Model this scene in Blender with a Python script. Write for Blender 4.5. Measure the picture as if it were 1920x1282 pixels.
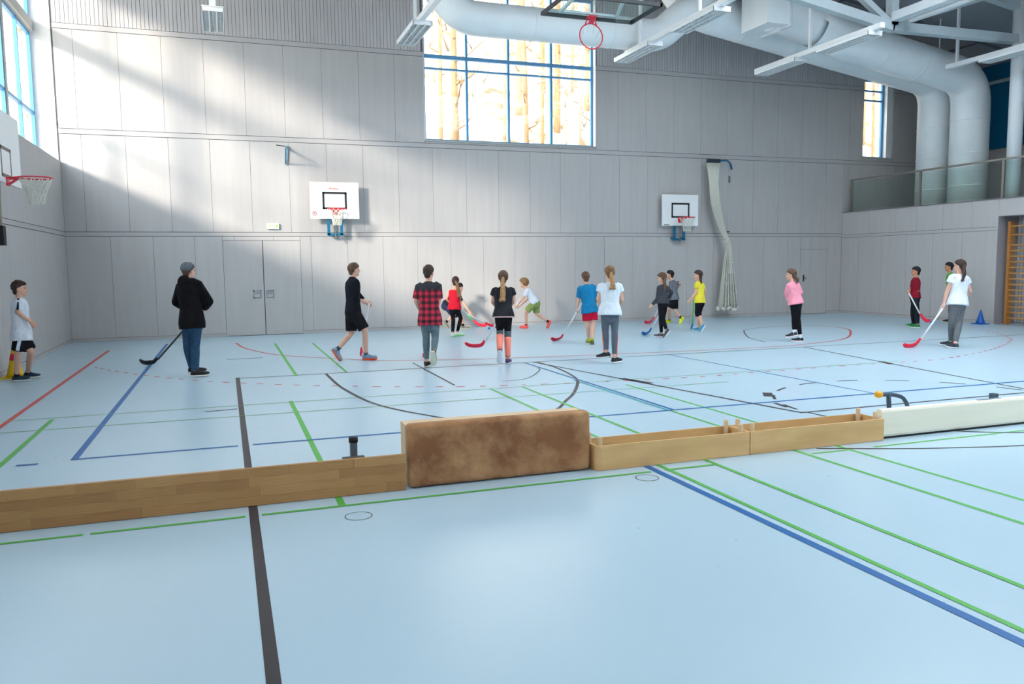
import bpy, math, random
from mathutils import Vector as V, Matrix
random.seed(7)
sc = bpy.context.scene
for o in list(bpy.data.objects): bpy.data.objects.remove(o)

# ------------------------------------------------------------------ camera
FPX, PITCH, YAW, ROLL, CAMH = 1496.1, 0.0969, 0.3433, -0.0117, 1.68
_fw = V((math.sin(YAW)*math.cos(PITCH), math.cos(YAW)*math.cos(PITCH), -math.sin(PITCH)))
_rt = V((math.cos(YAW), -math.sin(YAW), 0)); _up = _rt.cross(_fw)
_r2 = math.cos(ROLL)*_rt + math.sin(ROLL)*_up; _u2 = -math.sin(ROLL)*_rt + math.cos(ROLL)*_up
cam = bpy.data.cameras.new('camera'); camo = bpy.data.objects.new('camera', cam)
sc.collection.objects.link(camo); sc.camera = camo
cam.sensor_fit = 'HORIZONTAL'; cam.sensor_width = 36.0; cam.lens = FPX/1920*36; cam.clip_end = 500
camo.matrix_world = Matrix(((_r2.x,_u2.x,-_fw.x,0),(_r2.y,_u2.y,-_fw.y,0),(_r2.z,_u2.z,-_fw.z,CAMH),(0,0,0,1)))
# ------------------------------------------------------------------ daylight
world = bpy.data.worlds.new('sky'); sc.world = world; world.use_nodes = True
bg = world.node_tree.nodes['Background']
bg.inputs[0].default_value = (0.90, 0.95, 1.0, 1); bg.inputs[1].default_value = 7.2
sun = bpy.data.lights.new('sun', 'SUN'); sun.energy = 6.5; sun.color = (1.0, 0.87, 0.75); sun.angle = math.radians(7.5)
suno = bpy.data.objects.new('sun', sun); sc.collection.objects.link(suno)
suno.rotation_euler = V((1.25, 1.0, -0.56)).to_track_quat('-Z', 'Y').to_euler()
sc.view_settings.view_transform = 'Standard'; sc.view_settings.look = 'None'
sc.view_settings.gamma = 1.0; sc.view_settings.use_curve_mapping = False
sc.view_settings.exposure = 0.14

# ------------------------------------------------------------------ where a picture point lies in the hall
def ray(u, v): return _fw + _r2*((u-960)/FPX) + _u2*((641-v)/FPX)
def onz(u, v, z=0.0):
    r = ray(u, v); return V((0,0,CAMH)) + r*((z-CAMH)/r.z)
def ony(u, v, y):
    r = ray(u, v); return V((0,0,CAMH)) + r*(y/r.y)
def atd(u, v, d): return V((0,0,CAMH)) + ray(u, v)*d
def depth(p): return (V(p)-V((0,0,CAMH))).dot(_fw)

# ------------------------------------------------------------------ materials
def lin(c):
    return tuple(((x/255)/12.92 if x/255 <= 0.04045 else (((x/255)+0.055)/1.055)**2.4) for x in c)
_M = {}
def mat(name, c, rough=0.6, var=0.08, scale=6.0, stretch=(1,1,1), bump=0.0, metal=0.0, spec=0.4, coat=0.0, c2=None, detail=4, space='Object', ramp=(0.35,0.65)):
    if name in _M: return _M[name]
    m = bpy.data.materials.new(name); m.use_nodes = True; nt = m.node_tree; N = nt.nodes; L = nt.links
    b = N['Principled BSDF']; c = lin(c)
    d = lin(c2) if c2 else tuple(x*(1-var) for x in c)
    tc = N.new('ShaderNodeTexCoord'); mp = N.new('ShaderNodeMapping'); mp.inputs['Scale'].default_value = stretch
    no = N.new('ShaderNodeTexNoise'); no.inputs['Scale'].default_value = scale; no.inputs['Detail'].default_value = detail
    rp = N.new('ShaderNodeValToRGB'); rp.color_ramp.elements[0].position = ramp[0]; rp.color_ramp.elements[1].position = ramp[1]
    rp.color_ramp.elements[0].color = (*d,1); rp.color_ramp.elements[1].color = (*c,1)
    if space == 'World':
        g = N.new('ShaderNodeNewGeometry'); L.new(g.outputs['Position'], mp.inputs[0])
    else: L.new(tc.outputs[space], mp.inputs[0])
    L.new(mp.outputs[0], no.inputs['Vector']); L.new(no.outputs['Fac'], rp.inputs[0]); L.new(rp.outputs[0], b.inputs['Base Color'])
    b.inputs['Roughness'].default_value = rough; b.inputs['Metallic'].default_value = metal
    b.inputs['Specular IOR Level'].default_value = spec
    if coat: b.inputs['Coat Weight'].default_value = coat; b.inputs['Coat Roughness'].default_value = 0.1
    if bump:
        bp = N.new('ShaderNodeBump'); bp.inputs['Strength'].default_value = bump; bp.inputs['Distance'].default_value = 0.01
        L.new(no.outputs['Fac'], bp.inputs['Height']); L.new(bp.outputs[0], b.inputs['Normal'])
    _M[name] = m; return m
def glassmat(name, tint=(0.95,0.97,0.97), gloss=0.06):
    if name in _M: return _M[name]
    m = bpy.data.materials.new(name); m.use_nodes = True; nt = m.node_tree; N = nt.nodes; L = nt.links
    N.remove(N['Principled BSDF']); out = N['Material Output']
    t = N.new('ShaderNodeBsdfTransparent'); t.inputs[0].default_value = (*tint,1)
    g = N.new('ShaderNodeBsdfGlossy'); g.inputs['Roughness'].default_value = 0.03
    fc = N.new('ShaderNodeLayerWeight'); fc.inputs[0].default_value = 0.5
    pw = N.new('ShaderNodeMath'); pw.operation = 'POWER'; pw.inputs[1].default_value = 5.0; L.new(fc.outputs['Facing'], pw.inputs[0])
    lw = N.new('ShaderNodeMath'); lw.operation = 'MULTIPLY_ADD'; lw.inputs[1].default_value = 0.6; lw.inputs[2].default_value = 0.03; L.new(pw.outputs[0], lw.inputs[0])
    mx = N.new('ShaderNodeMixShader')
    L.new(lw.outputs[0], mx.inputs[0]); L.new(t.outputs[0], mx.inputs[1]); L.new(g.outputs[0], mx.inputs[2]); L.new(mx.outputs[0], out.inputs[0])
    _M[name] = m; return m
def emit(name, c, s):
    if name in _M: return _M[name]
    m = bpy.data.materials.new(name); m.use_nodes = True; b = m.node_tree.nodes['Principled BSDF']
    b.inputs['Base Color'].default_value = (*lin(c),1); b.inputs['Emission Color'].default_value = (*lin(c),1); b.inputs['Emission Strength'].default_value = s
    _M[name] = m; return m

PANEL = mat('whitewashed_panel', (190,187,186), 0.55, 0.07, 1.3, (6,6,0.5), space='World', ramp=(0.3,0.7))
RAILM = mat('whitewashed_rail', (186,183,183), 0.55, 0.05, 2, (0.5,0.5,3), space='World')
SLATM = mat('whitewashed_slat', (192,189,190), 0.6, 0.08, 2, (5,5,0.4), space='World')
GROOVE = mat('dark_joint', (88,86,90), 0.8, 0.1)
SLATBACK = mat('dark_slat_backing', (110,108,112), 0.9, 0.1)
WHITEP = mat('white_paint', (228,231,232), 0.5, 0.03)
REVEAL = mat('white_reveal_plaster', (222,222,222), 0.7, 0.03)
BLUEF = mat('blue_window_paint', (92,156,204), 0.4, 0.05)
GLASS = glassmat('window_glass')
RGLASS = glassmat('railing_glass', (0.90,0.95,0.93))
STEEL = mat('railing_steel', (150,146,138), 0.35, 0.05, metal=0.6)
DUCTM = mat('white_duct_sheet', (238,244,246), 0.38, 0.04, 3)
WHITEM = mat('white_steel', (222,228,232), 0.4, 0.03)
TRUSSM = mat('pale_grey_steel', (186,198,203), 0.45, 0.04)
LAMPW = mat('white_lamp_housing', (236,240,242), 0.35, 0.02)
CEIL = mat('grey_ceiling_board', (150,154,160), 0.75, 0.06, 1.5)
CEILJ = mat('dark_ceiling_joint', (104,108,116), 0.8, 0.05)
TEAL = mat('dark_teal_wall', (0,84,118), 0.85, 0.06, 3, spec=0.1)
GWALL = mat('grey_gallery_wall', (150,150,152), 0.7, 0.05, 2)
BLACK = mat('black_rubber', (28,28,30), 0.6, 0.1)
RED = mat('red_plastic', (226,42,66), 0.35, 0.05)
WOOD = mat('orange_beech', (188,124,62), 0.45, 0.2, 3, (1,1,12))
WHITEB = mat('white_board', (240,243,243), 0.35, 0.02)
ROPE = mat('off_white_rope', (226,226,214), 0.8, 0.1, 30)

# ------------------------------------------------------------------ mesh builders
class MB:
    def __init__(s): s.v=[]; s.f=[]
    def add(s, vs, fs):
        n=len(s.v); s.v += [V(p) for p in vs]; s.f += [tuple(i+n for i in f) for f in fs]; return s
    def box(s, p0, p1):
        x0,y0,z0=[min(a,b) for a,b in zip(p0,p1)]; x1,y1,z1=[max(a,b) for a,b in zip(p0,p1)]
        return s.add([(x0,y0,z0),(x1,y0,z0),(x1,y1,z0),(x0,y1,z0),(x0,y0,z1),(x1,y0,z1),(x1,y1,z1),(x0,y1,z1)],
                     [(3,2,1,0),(4,5,6,7),(0,1,5,4),(1,2,6,5),(2,3,7,6),(3,0,4,7)])
    def bar(s, a, b, w, h, up=(0,0,1)):
        a=V(a); b=V(b); d=(b-a).normalized(); u=V(up); l=d.cross(u)
        if l.length<1e-4: l=d.cross(V((1,0,0)))
        l.normalize(); u=l.cross(d); l*=w/2; u*=h/2
        return s.add([a-l-u,a+l-u,a+l+u,a-l+u,b-l-u,b+l-u,b+l+u,b-l+u],[(0,1,2,3),(7,6,5,4),(4,5,1,0),(5,6,2,1),(6,7,3,2),(7,4,0,3)])
    def rings(s, rings, cap=True, closed=False):
        n=len(rings[0]); vs=[p for r in rings for p in r]; fs=[]
        m=len(rings); rng=range(m if closed else m-1)
        for i in rng:
            j=(i+1)%m
            for k in range(n): fs.append((i*n+k, i*n+(k+1)%n, j*n+(k+1)%n, j*n+k))
        if cap and not closed: fs.append(tuple(range(n-1,-1,-1))); fs.append(tuple(range((m-1)*n, m*n)))
        return s.add(vs, fs)
    def tube(s, path, r, n=12, closed=False, cap=True):
        path=[V(p) for p in path]; m=len(path); rr=r if isinstance(r,(list,tuple)) else [r]*m
        rings=[]; prev=None
        for i,p in enumerate(path):
            if closed: t=path[(i+1)%m]-path[i-1]
            else: t=path[min(i+1,m-1)]-path[max(i-1,0)]
            t.normalize()
            if prev is None:
                a=V((0,0,1)) if abs(t.z)<0.9 else V((1,0,0)); x=t.cross(a).normalized()
            else:
                x=prev-t*prev.dot(t); x.normalize()
            prev=x; y=t.cross(x)
            rings.append([p+(x*math.cos(2*math.pi*k/n)+y*math.sin(2*math.pi*k/n))*rr[i] for k in range(n)])
        return s.rings(rings, cap, closed)
    def ellip(s, c, ax, n=14, m=10, fn=None):
        c=V(c); X,Y,Z=[V(a) for a in ax]; rings=[]
        vs=[]; fs=[]
        for i in range(m+1):
            th=math.pi*i/m
            for k in range(n):
                ph=2*math.pi*k/n
                d=(math.sin(th)*math.cos(ph), math.sin(th)*math.sin(ph), -math.cos(th)); r=fn(*d) if fn else 1.0
                vs.append(c+(X*d[0]+Y*d[1]+Z*d[2])*r)
        for i in range(m):
            for k in range(n):
                q=(i*n+k,i*n+(k+1)%n,(i+1)*n+(k+1)%n,(i+1)*n+k)
                fs.append(q)
        return s.add(vs,fs)
    def caps(s, a, b, ra, rb, n=12):
        a=V(a); b=V(b); d=b-a; L=d.length
        if L<1e-5: return s.ellip(a,((ra,0,0),(0,ra,0),(0,0,ra)))
        d/=L; path=[]; r=[]
        for i in range(5):
            q=math.pi/2*(1-i/4); path.append(a-d*ra*math.sin(q)); r.append(max(ra*math.cos(q),ra*0.05))
        for i in range(5):
            q=math.pi/2*i/4; path.append(b+d*rb*math.sin(q)); r.append(max(rb*math.cos(q),rb*0.05))
        return s.tube(path,r,n)
    def prism(s, pts, n, t):
        pts=[V(p) for p in pts]; n=V(n)*t; k=len(pts)
        return s.add(pts+[p+n for p in pts],[tuple(range(k-1,-1,-1)),tuple(range(k,2*k))]+[(i,(i+1)%k,(i+1)%k+k,i+k) for i in range(k)])
    def build(s, name, m, parent=None, smooth=False, origin=None, auto=False):
        if parent is not None: o0=wloc(parent)
        elif origin is not None: o0=V(origin)
        else:
            xs=[p.x for p in s.v]; ys=[p.y for p in s.v]; o0=V(((min(xs)+max(xs))/2,(min(ys)+max(ys))/2,min(p.z for p in s.v)))
        me=bpy.data.meshes.new(name); me.from_pydata([tuple(p-o0) for p in s.v],[],s.f)
        if m: me.materials.append(m)
        me.validate()
        if smooth: me.polygons.foreach_set('use_smooth',[True]*len(me.polygons))
        ob=bpy.data.objects.new(name,me); sc.collection.objects.link(ob)
        if parent is not None: ob.parent=parent
        else: ob.location=o0
        return ob
def wloc(o):
    p=V(o.location)
    while o.parent is not None: o=o.parent; p+=V(o.location)
    return p
def tag(o, label=None, cat=None, group=None, kind=None):
    if label: o['label']=label
    if cat: o['category']=cat
    if group: o['group']=group
    if kind: o['kind']=kind
    return o
def empty(name, loc, label=None, cat=None, group=None):
    o=bpy.data.objects.new(name,None); sc.collection.objects.link(o); o.location=loc; o.empty_display_size=0.1
    return tag(o,label,cat,group)
_cube={}
def cube(name, m, p0, p1, parent=None):
    if m.name not in _cube:
        t=MB().box((-.5,-.5,-.5),(.5,.5,.5)); me=bpy.data.meshes.new('block_'+m.name); me.from_pydata([tuple(p) for p in t.v],[],t.f); me.materials.append(m); _cube[m.name]=me
    o=bpy.data.objects.new(name,_cube[m.name]); sc.collection.objects.link(o)
    c=(V(p0)+V(p1))/2; o.scale=[abs(b-a) for a,b in zip(p0,p1)]
    if parent is not None: o.parent=parent; c=c-wloc(parent)
    o.location=c; return o
def copy_tree(o, parent=None):
    c=o.copy(); sc.collection.objects.link(c); c.parent=parent
    for ch in o.children: copy_tree(ch,c)
    return c
_jobs=[]
def remesh(ob, voxel, smooth=4, fac=0.5):
    m=ob.modifiers.new('join','REMESH'); m.mode='VOXEL'; m.voxel_size=voxel; m.use_smooth_shade=True
    if smooth:
        q=ob.modifiers.new('soft','SMOOTH'); q.factor=fac; q.iterations=smooth
    _jobs.append(ob); return ob
def run_jobs():
    dg=bpy.context.evaluated_depsgraph_get()
    new=[(ob,bpy.data.meshes.new_from_object(ob.evaluated_get(dg))) for ob in _jobs]
    for ob,me in new:
        ob.modifiers.clear(); old=ob.data; ob.data=me; me.name=ob.name; bpy.data.meshes.remove(old)
        if len(me.polygons): me.polygons.foreach_set('use_smooth',[True]*len(me.polygons))
    _jobs.clear()

# ------------------------------------------------------------------ hall shell
D, XL, XR, XG, XW, YF = 20.745, -3.393, 18.70, 22.4, -3.83, -12.5
APX, APZ, SL = 7.65, 9.80, 0.15
def roof(x): return APZ-(SL if x>APX else .105)*abs(x-APX)
floor = MB().box((XL-.1,YF,-0.2),(XG,D+.05,0)).build('floor', None)
tag(floor,'pale blue glossy sports floor with court markings',kind='structure')
def floor_mat():
    m=mat('blue_sports_floor',(183,210,225),0.3,0.05,0.5,(1,1,1),space='World',detail=6,ramp=(0.3,0.7),spec=0.5)
    nt=m.node_tree; N=nt.nodes; L=nt.links; b=N['Principled BSDF']
    g=N.new('ShaderNodeNewGeometry'); n=N.new('ShaderNodeTexNoise'); n.inputs['Scale'].default_value=9; n.inputs['Detail'].default_value=8
    mr=N.new('ShaderNodeMapRange'); mr.inputs[3].default_value=0.25; mr.inputs[4].default_value=0.34
    L.new(g.outputs['Position'],n.inputs['Vector']); L.new(n.outputs['Fac'],mr.inputs[0]); L.new(mr.outputs[0],b.inputs['Roughness'])
    return m
floor.data.materials.append(floor_mat())

def wall_cells(mb, axis, at0, at1, u0, u1, z0, z1, holes):
    us=sorted({u0,u1,*[h for q in holes for h in q[:2]]}); zs=sorted({z0,z1,*[h for q in holes for h in q[2:]]})
    us=[u for u in us if u0<=u<=u1]; zs=[z for z in zs if z0<=z<=z1]
    for i in range(len(us)-1):
        for j in range(len(zs)-1):
            cu=(us[i]+us[i+1])/2; cz=(zs[j]+zs[j+1])/2
            if any(h[0]<cu<h[1] and h[2]<cz<h[3] for h in holes): continue
            if axis=='x': mb.box((us[i],at0,zs[j]),(us[i+1],at1,zs[j+1]))
            else: mb.box((at0,us[i],zs[j]),(at1,us[i+1],zs[j+1]))
    return mb
W1=(5.07,9.99,4.95,8.95); W2=(19.45,20.65,4.98,7.45)
PT=0.014   # panel thickness
mb=wall_cells(MB(),'x',D+PT,D+.28,XL-.6,XG+.3,-0.2,7.17,[W1,W2])
wall_back=mb.build('wall_back',GROOVE); tag(wall_back,'whitewashed panel wall at the far end of the hall',kind='structure')
sb=wall_cells(MB(),'x',D+PT+.012,D+.28,XL-.6,XG+.3,7.17,10.0,[W1,W2]).build('slat_backing',SLATBACK,wall_back)
def panel_row(x0,pitch,z0,z1,xa,xb,cuts,parent,gap=0.006):
    k0=math.ceil((xa-x0)/pitch); js=[xa]+[x0+pitch*k for k in range(k0,200) if xa+.03<x0+pitch*k<xb-.03]+[xb]
    for a,b in zip(js[:-1],js[1:]):
        segs=[(a,b,z0,z1)]
        for (c0,c1,d0,d1) in cuts:
            out=[]
            for (p,q,r,t) in segs:
                if q<=c0 or p>=c1 or t<=d0 or r>=d1: out.append((p,q,r,t)); continue
                if p<c0: out.append((p,c0,r,t))
                if q>c1: out.append((c1,q,r,t))
                pp,qq=max(p,c0),min(q,c1)
                if r<d0: out.append((pp,qq,r,d0))
                if t>d1: out.append((pp,qq,d1,t))
            segs=out
        for (p,q,r,t) in segs:
            if q-p>.03 and t-r>.02: cube('panel',PANEL,(p+gap/2,D,r),(q-gap/2,D+PT+.002,t),parent)
DOOR1=(-0.02,1.81,0,2.34); DOOR2=(17.10,18.14,0,2.05)
panel_row(-2.47,.909,.075,2.435,XL,XR,[DOOR1,DOOR2],wall_back)
panel_row(-2.95,.912,2.545,4.735,XL,XR,[],wall_back)
panel_row(-2.95,.912,3.02,4.735,XR,XG,[],wall_back)
panel_row(-3.0,.912,4.865,7.045,XL,XG,[W1,W2],wall_back)
for z0,z1 in ((2.447,2.533),(4.747,4.853)):
    cube('rail',RAILM,(XL,D-.006,z0),(XR if z0<3 else XG,D+PT+.002,z1),wall_back)
for a,b in ((XL,W1[0]),(W1[1],W2[0]),(W2[1],XG)):
    cube('rail',RAILM,(a,D-.006,7.057),(b,D+PT+.002,7.165),wall_back)
# vertical slats up to the roof
sp=0.0865; x=XL+.01
while x<XG-.08:
    zt=roof(x+.04)-.02; segs=[(7.175,zt)]
    if x+.075>W1[0] and x<W1[1]: segs=[(W1[3],zt)]
    if x+.075>W2[0] and x<W2[1]: segs=[]
    for z0,z1 in segs:
        if z1-z0>.05: cube('slat',SLATM,(x,D-.006,z0),(x+.078,D+PT+.02,z1),wall_back)
    x+=sp
baseb=MB()
for a,b in ((XL,DOOR1[0]),(DOOR1[1],DOOR2[0]),(DOOR2[1],XR)): baseb.box((a,D-.012,.002),(b,D+PT,.068))
tag(baseb.build('baseboard_back',RAILM),'pale skirting board along the far wall',kind='structure')
strip=MB().box((XW-.15,D+.006,4.12),(XL-.035,D+.2,8.6)).build('trim_1',REVEAL); tag(strip,'white plastered window reveal in the corner',kind='structure')

# doors in the far wall
d1=empty('door_1',(.895,D,0),'pale double door with square flush handles'); tag(d1,kind='structure')
for x0,x1,hx in ((DOOR1[0],.90,.735),(.91,DOOR1[1],1.04)):
    lf=cube('door_leaf',PANEL,(x0+.006,D+.001,.012),(x1-.004,D+PT+.004,2.33),d1)
    hd=MB(); w=.095
    for q in ((-w,-w,w,-w+.022),(-w,w-.022,w,w),(-w,-w,-w+.022,w),(w-.022,-w,w,w)): hd.box((hx+q[0],D-.012,1.02+q[1]),(hx+q[2],D+.004,1.02+q[3]))
    hd.box((hx-.05,D-.016,1.04),(hx+.05,D+.002,1.065))
    hd.build('flush_handle',mat('dull_steel',(150,160,168),.4,.05,metal=.4),d1)
d2=empty('door_2',(17.62,D,0),'flush single door beside the hall corner'); tag(d2,kind='structure')
cube('door_leaf',PANEL,(17.108,D+.001,.012),(18.132,D+PT+.004,2.042),d2)
hd=MB().box((17.215,D-.03,1.04),(17.245,D+.01,1.24)); hd.bar((17.23,D-.03,1.14),(17.33,D-.04,1.14),.018,.018)
hd.build('door_handle',BLACK,d2)

# windows in the far wall
def window(name,label,x0,x1,z0,z1,yp,mull,trans,m=BLUEF,fr=.07):
    w=empty(name,((x0+x1)/2,yp,z0),label); tag(w,kind='structure')
    cube('frame_bar',m,(x0,yp-.04,z0),(x0+fr,yp+.04,z1),w); cube('frame_bar',m,(x1-fr,yp-.04,z0),(x1,yp+.04,z1),w)
    cube('frame_bar',m,(x0,yp-.03,z0),(x1,yp+.03,z0+.05),w); cube('frame_bar',m,(x0,yp-.03,z1-.06),(x1,yp+.03,z1),w)
    for u in mull: cube('mullion',m,(u-.03,yp-.05,z0),(u+.03,yp+.05,z1),w)
    for z,t in trans: cube('transom',m,(x0,yp-.045,z-t/2),(x1,yp+.045,z+t/2),w)
    us=[x0]+list(mull)+[x1]; zs=[z0]+[t[0] for t in trans]+[z1]
    for a,b in zip(us[:-1],us[1:]):
        for c,d in zip(zs[:-1],zs[1:]): cube('pane',GLASS,(a+.03,yp-.006,c+.02),(b-.03,yp+.006,d-.02),w)
    return w
window('window_1','tall blue-framed window high in the far wall',W1[0],W1[1]-.0,W1[2],W1[3],D+.2,(6.28,7.46,8.71),((6.81,.045),(7.12,.09)))
window('window_2','narrow blue-framed window above the gallery',W2[0],W2[1]-.25,W2[2],W2[3],D+.2,(),((6.8,.05),(7.1,.05)))
cube('window_jamb',WHITEP,(W2[1]-.24,D+.02,W2[2]),(W2[1],D+.26,W2[3]),wall_back)
for w in (W1,W2): cube('window_sill',mat('grey_sill',(170,176,176),.5),(w[0]-.02,D-.03,w[2]-.05),(w[1]+.02,D+.2,w[2]-.002),wall_back)
cube('window_jamb',WHITEP,(W1[1]-.014,D-.004,W1[2]),(W1[1]+.004,D+.155,W1[3]),wall_back); cube('window_jamb',WHITEP,(W1[0]-.004,D-.004,W1[2]),(W1[0]+.012,D+.155,W1[3]),wall_back)

# left wall: lower block with ledge, window band above
lw=wall_cells(MB(),'y',XW-.14,XL-PT,YF,D+.28,-0.2,4.105,[]); 
wall_left=lw.build('wall_left',GROOVE); tag(wall_left,'whitewashed panel wall with a deep window ledge',kind='structure')
cube('ledge_top',PANEL,(XW-.1,YF,4.10),(XL,D,4.12),wall_left)
ys=[D]+[14.87-5.85*k for k in range(0,6)]+[YF]
for a,b in zip(ys[:-1],ys[1:]):
    cube('panel',PANEL,(XL-PT-.002,b+.004,.075),(XL,a-.004,2.435),wall_left)
    cube('panel',PANEL,(XL-PT-.002,b+.004,2.545),(XL,a-.004,4.099),wall_left)
cube('rail',RAILM,(XL-PT,YF,2.447),(XL+.005,D-.01,2.533),wall_left)
tag(MB().box((XL-.01,YF,.002),(XL+.012,D-.012,.068)).build('baseboard_left',RAILM),'pale skirting board along the ledge wall',kind='structure')
up=MB(); up.box((XW-.14,YF,8.46),(XW,D+.28,8.7)); up.build('upper_wall',PANEL,wall_left)
bays=[(20.72,18.26),(18.16,15.71),(15.61,13.16),(13.06,11.16)]
for k,(a,b) in enumerate(bays):
    w=empty('window_%d'%(k+3),(XW-.05,(a+b)/2,4.12),'blue-framed window bay above the left ledge, '+['next to the far corner','second from the far corner','third from the far corner','fourth from the far corner'][k]); tag(w,kind='structure')
    mid=(a+b)/2
    for z0,z1 in ((4.12,6.92),(7.17,8.46)):
        for u in (a-.03,mid,b+.03): cube('mullion',BLUEF,(XW-.07,u-.03,z0),(XW-.0,u+.03,z1),w)
        cube('frame_bar',BLUEF,(XW-.08,b,z0),(XW-.01,a,z0+.06),w); cube('frame_bar',BLUEF,(XW-.08,b,z1-.06),(XW-.01,a,z1),w)
        for u0,u1 in ((b+.06,mid-.03),(mid+.03,a-.06)):
            cube('pane',GLASS,(XW-.055,u0,z0+.05),(XW-.045,u1,z1-.05),w)
            if z0<5: cube('transom',BLUEF,(XW-.08,u0,5.13),(XW-.01,u1,5.19),w)
FROSTR=bpy.data.materials.new('added_rooflight_glass'); FROSTR.use_nodes=True
_n=FROSTR.node_tree; _n.nodes.remove(_n.nodes['Principled BSDF']); _t=_n.nodes.new('ShaderNodeBsdfTranslucent'); _t.inputs[0].default_value=(.90,.93,.95,1); _n.links.new(_t.outputs[0],_n.nodes['Material Output'].inputs[0])
# further along the ledge: unseen frosted bays, added to light the hall
FROST=bpy.data.materials.new('added_frosted_glass'); FROST.use_nodes=True
_n=FROST.node_tree; _n.nodes.remove(_n.nodes['Principled BSDF']); _t=_n.nodes.new('ShaderNodeBsdfTranslucent'); _t.inputs[0].default_value=(.42,.44,.45,1); _n.links.new(_t.outputs[0],_n.nodes['Material Output'].inputs[0])
for k in range(9):
    a=11.0-2.6*k; bq=max(a-2.4,YF)
    w=empty('window_%d'%(20+k),(XW-.05,(a+bq)/2,4.12),'added frosted window bay further along the left ledge, number %d'%(k+1)); tag(w,kind='structure')
    MB().add([(XW-.05,bq,4.12),(XW-.05,a,4.12),(XW-.05,a,6.92),(XW-.05,bq,6.92),(XW-.05,bq,7.17),(XW-.05,a,7.17),(XW-.05,a,8.46),(XW-.05,bq,8.46)],[(0,1,2,3),(4,5,6,7)]).build('added_frosted_pane',FROST,w)
    for z in (5.1,6.0): cube('transom',BLUEF,(XW-.09,bq,z-.03),(XW,a,z+.03),w)
beam=MB().box((XW-.10,YF,6.94),(XW+.07,D,7.16)).build('trim_2',mat('beige_beam',(206,200,192),.6)); tag(beam,'beige horizontal beam across the left windows',kind='structure')
for y in (18.21,15.66,13.11,11.08,8.5,5.9,3.3,.7,-1.9,-4.5,-7.1,-9.7,-12.3): cube('window_post',mat('beige_beam',(206,200,192),.6),(XW-.12,y-.05,4.12),(XW+.02,y+.05,8.46),wall_left)

# right wall with parapet, recess for the wall bars, gallery
REC=(10.2,15.22,0,2.77)
rw=wall_cells(MB(),'y',XR+PT,XR+.16,YF,D+.02,-.05,3.2,[REC])
wall_right=rw.build('wall_right',GROOVE); tag(wall_right,'low whitewashed panel wall under the gallery',kind='structure')
ys=[D,20.0,19.06,18.13,17.2,16.26,15.22]
for a,b in zip(ys[:-1],ys[1:]): cube('panel',PANEL,(XR,b+.004,.075),(XR+PT+.002,a-.004,2.40),wall_right)
ys2=[D,19.6,18.55,17.79,16.9,16.0,15.22]
for a,b in zip(ys2[:-1],ys2[1:]): cube('panel',PANEL,(XR,b+.003,2.50),(XR+PT+.002,a-.003,3.19),wall_right)
for a,b in ((15.22,13.4),(13.4,11.6),(11.6,10.2)): cube('panel',PANEL,(XR,b+.003,2.77),(XR+PT+.002,a-.003,3.19),wall_right)
yy=10.2
while yy>YF+1: cube('panel',PANEL,(XR,yy-1.8+.004,.075),(XR+PT+.002,yy-.004,3.19),wall_right); yy-=1.8
cube('rail',RAILM,(XR-.005,15.22,2.41),(XR+PT,D-.01,2.49),wall_right)
cube('parapet_cap',mat('grey_cap',(128,126,126),.5),(XR-.02,YF,3.19),(XR+.18,D-.005,3.215),wall_right)
tag(MB().box((XR-.012,15.22,.002),(XR+.01,D-.012,.068)).build('baseboard_right',RAILM),'pale skirting board under the gallery',kind='structure')
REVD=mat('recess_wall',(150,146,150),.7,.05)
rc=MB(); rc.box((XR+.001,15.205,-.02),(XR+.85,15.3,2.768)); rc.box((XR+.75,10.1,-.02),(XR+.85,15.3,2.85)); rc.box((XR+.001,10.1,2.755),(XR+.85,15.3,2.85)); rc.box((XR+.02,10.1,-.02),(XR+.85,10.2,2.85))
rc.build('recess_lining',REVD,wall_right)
yb=15.2
while yb>10.3:
    cube('slat',SLATM,(XR+.70,yb-.075,.02),(XR+.752,yb,2.76),wall_right); yb-=.095
gf=MB().box((XR+.16,YF,2.86),(XG,D,3.05)).build('floor_gallery',mat('gallery_floor',(120,122,124),.7)); tag(gf,'grey gallery floor slab above the low side wall',kind='structure')
wg=wall_cells(MB(),'y',XG,XG+.25,YF,D+.28,2.8,7.7,[])
wall_gallery=wg.build('wall_gallery',GWALL); tag(wall_gallery,'grey and teal wall at the back of the gallery',kind='structure')
for a,b in ((D,18.9),(18.88,16.9),(16.88,14.9),(14.88,12.9)):
    cube('teal_panel',TEAL,(XG-.03,b,5.02),(XG+.01,a,6.98),wall_gallery); cube('teal_panel',TEAL,(XG-.03,b,7.08),(XG+.01,a,7.56),wall_gallery)
cube('rail',mat('grey_rail',(150,166,174),.5),(XG-.05,12.9,6.98),(XG,D,7.08),wall_gallery)
# wall behind the photographer; its two unseen windows are added for fill light
fh=[(1.0+9*k,4.0+9*k,4.2,7.2) for k in range(2)]
wall_front=wall_cells(MB(),'x',YF-.3,YF,XL-.6,XG+.3,-.2,10,fh).build('wall_front',PANEL); tag(wall_front,'panel wall with added tall windows behind the photographer',kind='structure')
for k,(a,b,c,d) in enumerate(fh): window('window_%d'%(8+k),'added tall blue-framed window in the wall behind the photographer, number %d'%(k+1),a,b,c,d,YF-.15,((a+b)/2,),((5.2,.08),))

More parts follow.
